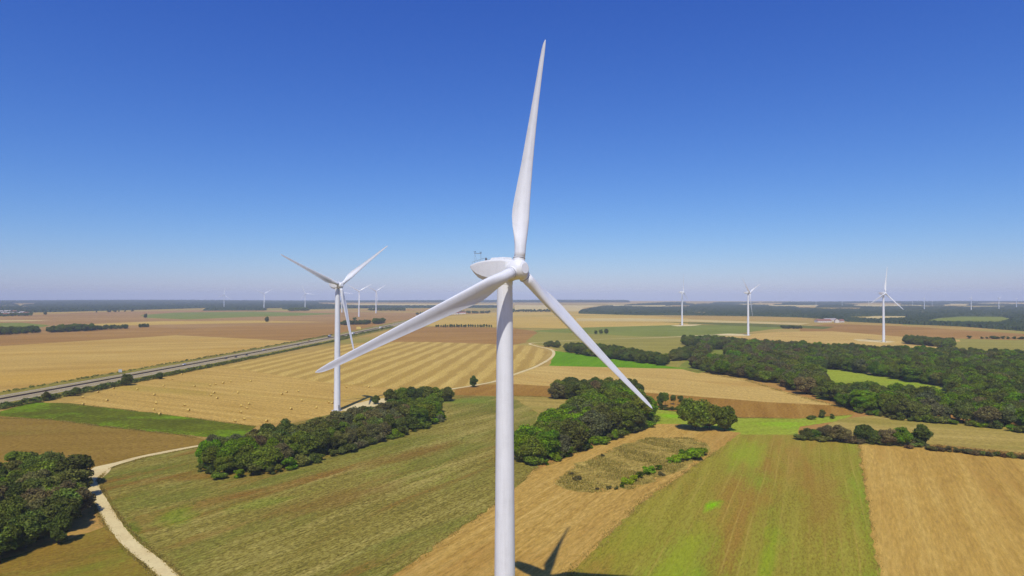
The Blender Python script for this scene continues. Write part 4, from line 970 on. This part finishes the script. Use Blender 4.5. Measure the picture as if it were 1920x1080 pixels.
bales = [(100 + x / 4.8, 680 + y / 4.8) for x, y in bz]
bales += [(320 + x / 3.556, 680 + y / 3.556) for x, y in [(350, 134), (402, 126), (532, 124), (850, 190), (773, 197), (741, 210), (874, 253), (1054, 266), (1078, 270), (972, 300), (1172, 164), (1322, 162), (1085, 195), (803, 310), (640, 392)]]
uniq = []
for b in bales:
    if all(math.hypot(b[0] - u[0], (b[1] - u[1]) * 1.5) > 4.5 for u in uniq): uniq.append(b)
uniq.sort()
for k, (px, py) in enumerate(uniq):
    p = G(px, py + 1.5); t = empty('straw_bale', (p.x, p.y, 0.1), rnd.uniform(-.5, .9)); s = rnd.uniform(0.84, 0.95); t.scale = (s, s, s)
    tag(t, 'round straw bale, %s from the left on the golden stubble' % ordn(k), 'straw bale', 'straw bales on the stubble')
    link('bale_body', BW, None, t); link('straw_spiral', BE, None, t)

# ------------------------------------------------------------------ vehicles on the motorway
def car_meshes():
    def ring(x, w, zs): return [(x, -w, zs[0]), (x, w, zs[0]), (x, w * 1.02, zs[1]), (x, w * .9, zs[2]), (x, -w * .9, zs[2]), (x, -w * 1.02, zs[1])]
    b = MB(); b.loft([ring(-2.15, .78, (.35, .6, .78)), ring(-1.9, .86, (.28, .62, .9)), ring(-.9, .88, (.25, .65, .95)), ring(.9, .88, (.25, .65, .93)), ring(1.8, .84, (.27, .6, .82)), ring(2.15, .74, (.34, .52, .66))])
    c = MB(); c.loft([[(-1.75, -.72, .9), (-1.75, .72, .9), (-1.1, .6, 1.4), (-1.1, -.6, 1.4)], [(1.0, -.76, .9), (1.0, .76, .9), (.3, .6, 1.42), (.3, -.6, 1.42)]])
    r = MB(); r.loft([[(-1.15, -.6, 1.39), (-1.15, .6, 1.39), (.35, .6, 1.41), (.35, -.6, 1.41)], [(-1.0, -.55, 1.47), (-1.0, .55, 1.47), (.2, .55, 1.48), (.2, -.55, 1.48)]])
    w = MB(); w.tube((0, -.1, 0), (0, .1, 0), .32, .32, 12)
    return fixn(b.me('body')), fixn(c.me('windows'), False), fixn(r.me('roof'), False), fixn(w.me('wheel'), False)
CB, CW, CR, CWH = car_meshes(); CW.materials.append(M['glass']); CWH.materials.append(M['tyre'])
def paint(name, col): return plain_mat(name, col, 0.3, 0.5, 0.03)
def on_road(y, off):
    d = Vector((road_x(y + 1) - road_x(y - 1), 2)).normalized()
    return (road_x(y) + d.y * off, y - d.x * off, 0.21), math.atan2(d.y, d.x)
def car(y, off, col, label, flip=False):
    loc, a = on_road(y, off); t = empty('car', loc, a + (math.pi if flip else 0)); tag(t, label, 'car', 'cars on the motorway')
    m = paint('car_paint', col)
    for nm, me in (('body', CB), ('roof', CR)):
        q = me.copy(); q.materials.clear(); q.materials.append(m); link(nm, q, None, t)
    link('windows', CW, None, t)
    for x in (-1.35, 1.35):
        for yy in (-.78, .78): link('wheel', CWH, None, t, (x, yy, .32))
def truck(y, off, cab, box, label, flip=False):
    loc, a = on_road(y, off); t = empty('lorry', loc, a + (math.pi if flip else 0)); tag(t, label, 'lorry', 'lorries on the motorway')
    c = MB(); c.loft([[(4.6, -1.2, .6), (4.6, 1.2, .6), (4.6, 1.2, 2.2), (4.6, 1.2, 3.3), (4.6, -1.2, 3.3), (4.6, -1.2, 2.2)], [(6.9, -1.2, .6), (6.9, 1.2, .6), (6.9, 1.15, 1.8), (6.4, 1.1, 3.3), (6.4, -1.1, 3.3), (6.9, -1.15, 1.8)]])
    c.build('cab', paint('cab_paint', cab), t)
    MB().box(6.72, 6.78, -1.0, 1.0, 2.0, 3.0).build('windscreen', M['glass'], t)
    MB().box(-6.8, 4.3, -1.25, 1.25, 1.1, 3.9).build('trailer', paint('trailer_paint', box), t)
    MB().box(-6.6, 6.5, -.5, .5, .55, 1.09).build('chassis', M['seal'], t)
    for x in (-5.6, -4.4, -3.2, 3.6, 5.9):
        for yy in (-1.05, 1.05): w = link('wheel', CWH, None, t, (x, yy, .5)); w.scale = (1.55, 1.5, 1.55)
def yat(py): return G(960, py).y
car(yat(673), 5.2, (.03, .03, .035, 1), 'dark car on the near carriageway, left of two close together')
car(yat(670.5), 9.0, (.05, .03, .03, 1), 'dark car on the near carriageway, between two others')
car(yat(666.5), 8.6, (.04, .05, .06, 1), 'dark car on the near carriageway, right of the trio')
car(yat(684.5), -5.4, (.75, .75, .75, 1), 'white car on the far carriageway near the middle of the motorway', True)
car(yat(657), -5.2, (.8, .8, .8, 1), 'white car on the far carriageway left of the second turbine', True)
car(yat(647), 5.2, (.05, .05, .06, 1), 'small dark car just left of the second turbine tower')
truck(yat(632.5), -9.0, (.03, .03, .03, 1), (.7, .7, .72, 1), 'lorry with white trailer passing behind the second turbine tower', True)
truck(yat(627), 9.0, (.6, .6, .6, 1), (.75, .75, .75, 1), 'white lorry right of the second turbine blade')
truck(yat(616), 9.0, (.7, .2, .1, 1), (.75, .75, .72, 1), 'small far lorry with pale trailer at the end of the motorway')
car(yat(640), -8.8, (.3, .05, .04, 1), 'tiny dark red car on the far carriageway', True)
# road sign seen from behind on the verge
loc, a = on_road(yat(701), -21.5)
t = empty('road_sign', loc, a); tag(t, 'pale road sign panel on posts on the far motorway verge', 'sign')
MB().box(-.08, .08, -1.8, 1.8, 1.2, 4.0).build('panel', plain_mat('sign_back', (.42, .43, .42, 1), .6, .3), t)
for yy in (-1.4, 1.4): MB().tube((.14, yy, 0), (.14, yy, 4.4), .09, .09, 8).build('post', M['steel'], t)
loc, a = on_road(yat(619), -24)
t = empty('road_sign', loc, a); tag(t, 'yellow sign panel on posts beside the far motorway', 'sign')
MB().box(-.1, .1, -5, 5, 2.0, 7.5).build('panel', plain_mat('yellow_panel', C(220, 190, 120), 0.6, 0.3), t)
for yy in (-3.2, 3.2): MB().tube((.2, yy, 0), (.2, yy, 7), .15, .15, 8).build('post', M['steel'], t)

# ------------------------------------------------------------------ farm and villages
M['wall'] = plain_mat('render_wall', (0.62, 0.57, 0.50, 1), 0.9, 0.2, 0.08, 0.5)
M['roof'] = plain_mat('roof_tiles', (0.26, 0.12, 0.085, 1), 0.85, 0.2, 0.2, 0.7)
M['roof2'] = plain_mat('roof_sheeting', (0.36, 0.32, 0.30, 1), 0.7, 0.3, 0.15, 0.6)
def house(px, py, L, W, hw, hr, rz, roofm, label, cat='house', group=None, name='house', dy=0):
    p = G(px, py); t = empty(name, (p.x, p.y + dy, 0), math.radians(rz)); tag(t, label, cat, group)
    x, y = L / 2, W / 2; w = MB()
    w.add([(-x, -y, 0), (x, -y, 0), (x, y, 0), (-x, y, 0), (-x, -y, hw), (x, -y, hw), (x, y, hw), (-x, y, hw), (-x, 0, hw + hr), (x, 0, hw + hr)],
          [(0, 1, 5, 4), (2, 3, 7, 6), (1, 2, 6, 9, 5), (3, 0, 4, 8, 7), (4, 5, 9, 8), (6, 7, 8, 9)])
    w.build('wall', M['wall'], t)
    e = .5; sl = hr / y; r = MB()
    for s in (-1, 1):
        r.loft([[(-x - e, s * (y + e), hw - sl * e + .1), (-x - e, 0, hw + hr + .1), (-x - e, 0, hw + hr + .35), (-x - e, s * (y + e), hw - sl * e + .35)],
                [(x + e, s * (y + e), hw - sl * e + .1), (x + e, 0, hw + hr + .1), (x + e, 0, hw + hr + .35), (x + e, s * (y + e), hw - sl * e + .35)]])
    r.build('roof', roofm, t)
    MB().box(-.6, .6, -y - .06, -y + .05, 0, 2.2).build('door', M['seal'], t)
    k = int(L // 6)
    for i in range(k):
        cx = -x + (i + .5) * L / k
        if abs(cx) > 1.5: MB().box(cx - .6, cx + .6, -y - .05, -y + .05, 1.1, min(hw - .4, 2.5)).build('window', M['glass'], t)
    return t
house(1543, 604.5, 44, 16, 5, 4.5, 8, M['roof'], 'long red-roofed barn of the farm before the right forest', 'barn', 'farm buildings', 'barn')
house(1556, 602.5, 36, 15, 5, 4, 4, M['roof2'], 'grey-roofed shed behind the long barn of the farm', 'barn', 'farm buildings', 'barn')
house(1569, 605, 16, 11, 7, 4, 70, M['roof'], 'tall pale house at the right end of the farm', 'house', 'farm buildings')
house(1577, 604.5, 15, 10, 5, 4, 20, M['roof'], 'small tiled house at the far right end of the farm', 'house', 'farm buildings')
vill = [(2, 586), (8, 589), (15, 585.5), (20, 589.5), (27, 586), (34, 590), (42, 588), (49, 589.5), (-12, 588), (12, 592)]
for k, (px, py) in enumerate(sorted(vill)):
    house(px, py, rnd.uniform(18, 30), 12, 5.5, 4, rnd.uniform(-25, 25), M['roof2'] if k % 3 else M['roof'], 'pale village house, %s from the left below the far left forest' % ordn(k), 'house', 'village at the far left')
for k, px in enumerate((838, 845, 851, 857, 863, 869)):
    house(px, 590.5 - k * .4, rnd.uniform(14, 20), 11, 5.5, 4, rnd.uniform(-25, 25), M['roof'], 'pinkish village house, %s from the left behind the main left blade' % ordn(k), 'house', 'hamlet behind the main blade')
wood_mass('grove', belt([(-120, 597), (0, 594), (58, 592), (60, 589), (0, 590), (-120, 592)], 14, 7, 10, ['dark', 'green'], 41) + belt([(-20, 588), (40, 585), (60, 587), (0, 590)], 24, 7, 10, ['dark'], 42), 'trees scattered among the houses of the far left village', 'trees')
wood_mass('grove', belt([(780, 591), (850, 588), (920, 588), (920, 586), (850, 586), (790, 588)], 26, 7, 12, ['dark', 'olive'], 43), 'hazy scattered trees around the hamlet behind the main blade', 'trees')
wood_mass('grove', belt([(960, 586), (1060, 585), (1060, 582.5), (960, 583)], 30, 8, 12, ['dark', 'olive'], 44), 'far line of trees just right of the main tower', 'trees')
wood_mass('grove', belt([(690, 583), (760, 583), (760, 580), (690, 581)], 26, 8, 14, ['dark', 'green'], 45), 'far dark trees behind the turbine pair', 'trees')

# ------------------------------------------------------------------ tall dry weeds on the fallow island
def weeds(name, px, n, hmin, hmax, cols, label, seed, line=None, clump=0.0, wd=(.10, .28)):
    poly = [(p if isinstance(p, Vector) else G(*p))[:2] for p in px]; r = np.random.default_rng(seed)
    xs = [p[0] for p in poly]; ys = [p[1] for p in poly]; pts = []
    fa = [(r.uniform(.08, .5), r.uniform(.08, .5), r.uniform(0, 6.28)) for _ in range(5)]
    if line is not None:
        L = [G(*p) if abs(p[1]) > 0 and not isinstance(p, Vector) else p for p in px]; seg = [(b - a).length for a, b in zip(L, L[1:])]; tot = sum(seg)
    while len(pts) < n:
        if line is not None:
            k = r.choice(len(seg), p=[q / tot for q in seg]); t_ = r.random(); p_ = L[k] + (L[k + 1] - L[k]) * t_; q = (p_.x + r.normal() * line, p_.y + r.normal() * line)
        else:
            q = (r.uniform(min(xs), max(xs)), r.uniform(min(ys), max(ys)))
            if not inside(q, poly): continue
        if clump:
            g_ = sum(math.sin(q[0] * u + q[1] * v_ + w_) for u, v_, w_ in fa) / 5
            if r.random() > max(0.06, 0.55 + g_ * clump): continue
        pts.append(q)
    P = np.array([(x, y, 0.1) for x, y in pts]); a = r.uniform(0, 6.28, n); h = r.uniform(hmin, hmax, n); w = r.uniform(wd[0], wd[1], n)
    e = np.stack([np.cos(a), np.sin(a), np.zeros(n)], 1); lean = r.normal(size=(n, 3)) * 0.35; lean[:, 2] = 1
    up = lean * h[:, None]
    Q = np.stack([P - e * w[:, None], P + e * w[:, None], P + up + e * w[:, None] * .8, P + up - e * w[:, None] * .8], 1)
    me = quads_mesh(name, Q); 
    t = NT(name + '_straw'); g = t.node('ShaderNodeNewGeometry')
    n_ = t.noise(g.outputs['Position'], 0.09, 3); f_ = t.math('ADD', t.math('MULTIPLY', g.outputs['Random Per Island'], .5), t.math('MULTIPLY', n_, .6))
    t.bsdf(t.ramp(f_, [(0.2, cols[0]), (0.5, cols[1]), (0.8, cols[2])]), 0.9, 0.1)
    me.materials.append(t.m); o = link(name, me); tag(o, label, 'weeds', None, 'stuff')
weeds('dry_weeds', [(1040, 908), (1066, 882), (1150, 841), (1215, 821), (1292, 821), (1326, 832), (1318, 853), (1262, 889), (1185, 919), (1110, 925), (1062, 918)], 17000, .12, .75, [C(104, 98, 44), C(144, 130, 70), C(178, 160, 104)], 'low dry weeds covering the fallow island', 5, None, 1.6, (.05, .17))
def offset(pl, d):
    P = [G(*p) for p in pl]; out = []
    for i, p in enumerate(P):
        t_ = (P[min(i + 1, len(P) - 1)] - P[max(i - 1, 0)]).normalized(); out.append(Vector((p.x - t_.y * d, p.y + t_.x * d, 0)))
    return out
EDGE = [C(108, 96, 46), C(150, 130, 72), C(184, 160, 106)]
for k, (pl, n_, w_, h_) in enumerate([
    ([(1690, 1400), (1650, 1080), (1625, 930), (1610, 834)], 1700, .6, .3), ([(735, 1080), (925, 948), (1000, 882), (1080, 850), (1230, 795)], 2600, 1.0, .35),
    (offset(trk[1:10], -2.5), 4600, .45, .4), (offset(trk[1:6], 2.5), 2400, .45, .4),
    ([(-60, 782), (100, 788), (200, 801), (330, 815), (400, 826)], 3200, .8, .6), ([(960, 743), (1060, 746), (1240, 766), (1390, 784), (1500, 785)], 2600, 1.0, .6),
    ([(1290, 694), (1400, 714), (1500, 744), (1605, 772)], 2600, 1.3, .9), ([(120, 757), (300, 776), (480, 800)], 2000, .7, .5), ([(1060, 1085), (1200, 945), (1345, 845)], 2600, 1.2, .35)]):
    weeds('margin_grass', pl, n_, .1, h_, EDGE, ['rough grass along the edge between green field and pale stubble', 'rough grass between the meadow and the bare tan field', 'grass verge along the gravel track beside the meadow', 'grass verge on the tree side of the gravel track', 'weedy lower edge of the tall green crop', 'weedy lower edge of the red-brown strip', 'rough grass before the large wood', 'weedy upper edge of the tall green crop', 'straggling weeds between bare tan soil and green field'][k], 60 + k, w_, 1.2, (.05, .16))
weeds('rough_grass', [(1735, 838), (1760, 837), (1920, 853), (1990, 860), (1990, 868), (1920, 861), (1740, 844)], 5000, .4, 1.2, [C(126, 92, 50), C(170, 130, 78), C(196, 160, 104)], 'rough dry grass strip under the low shrubs', 6)

# ------------------------------------------------------------------ haze over the plain
hz = MB().box(-11600, 11600, -11600, 11600, -1.5, 140).me('haze')
ho = link('haze', hz); tag(ho, 'thin blue haze lying over the whole plain', 'haze', None, 'stuff')
t = bpy.data.materials.new('haze_air'); t.use_nodes = True; n = t.node_tree.nodes; n.clear()
out = n.new('ShaderNodeOutputMaterial'); pv = n.new('ShaderNodeVolumePrincipled'); t.node_tree.links.new(pv.outputs[0], out.inputs['Volume'])
pv.inputs['Color'].default_value = (0.80, 0.87, 1.0, 1); pv.inputs['Density'].default_value = 7.6e-5; pv.inputs['Anisotropy'].default_value = -0.3
hz.materials.append(t)
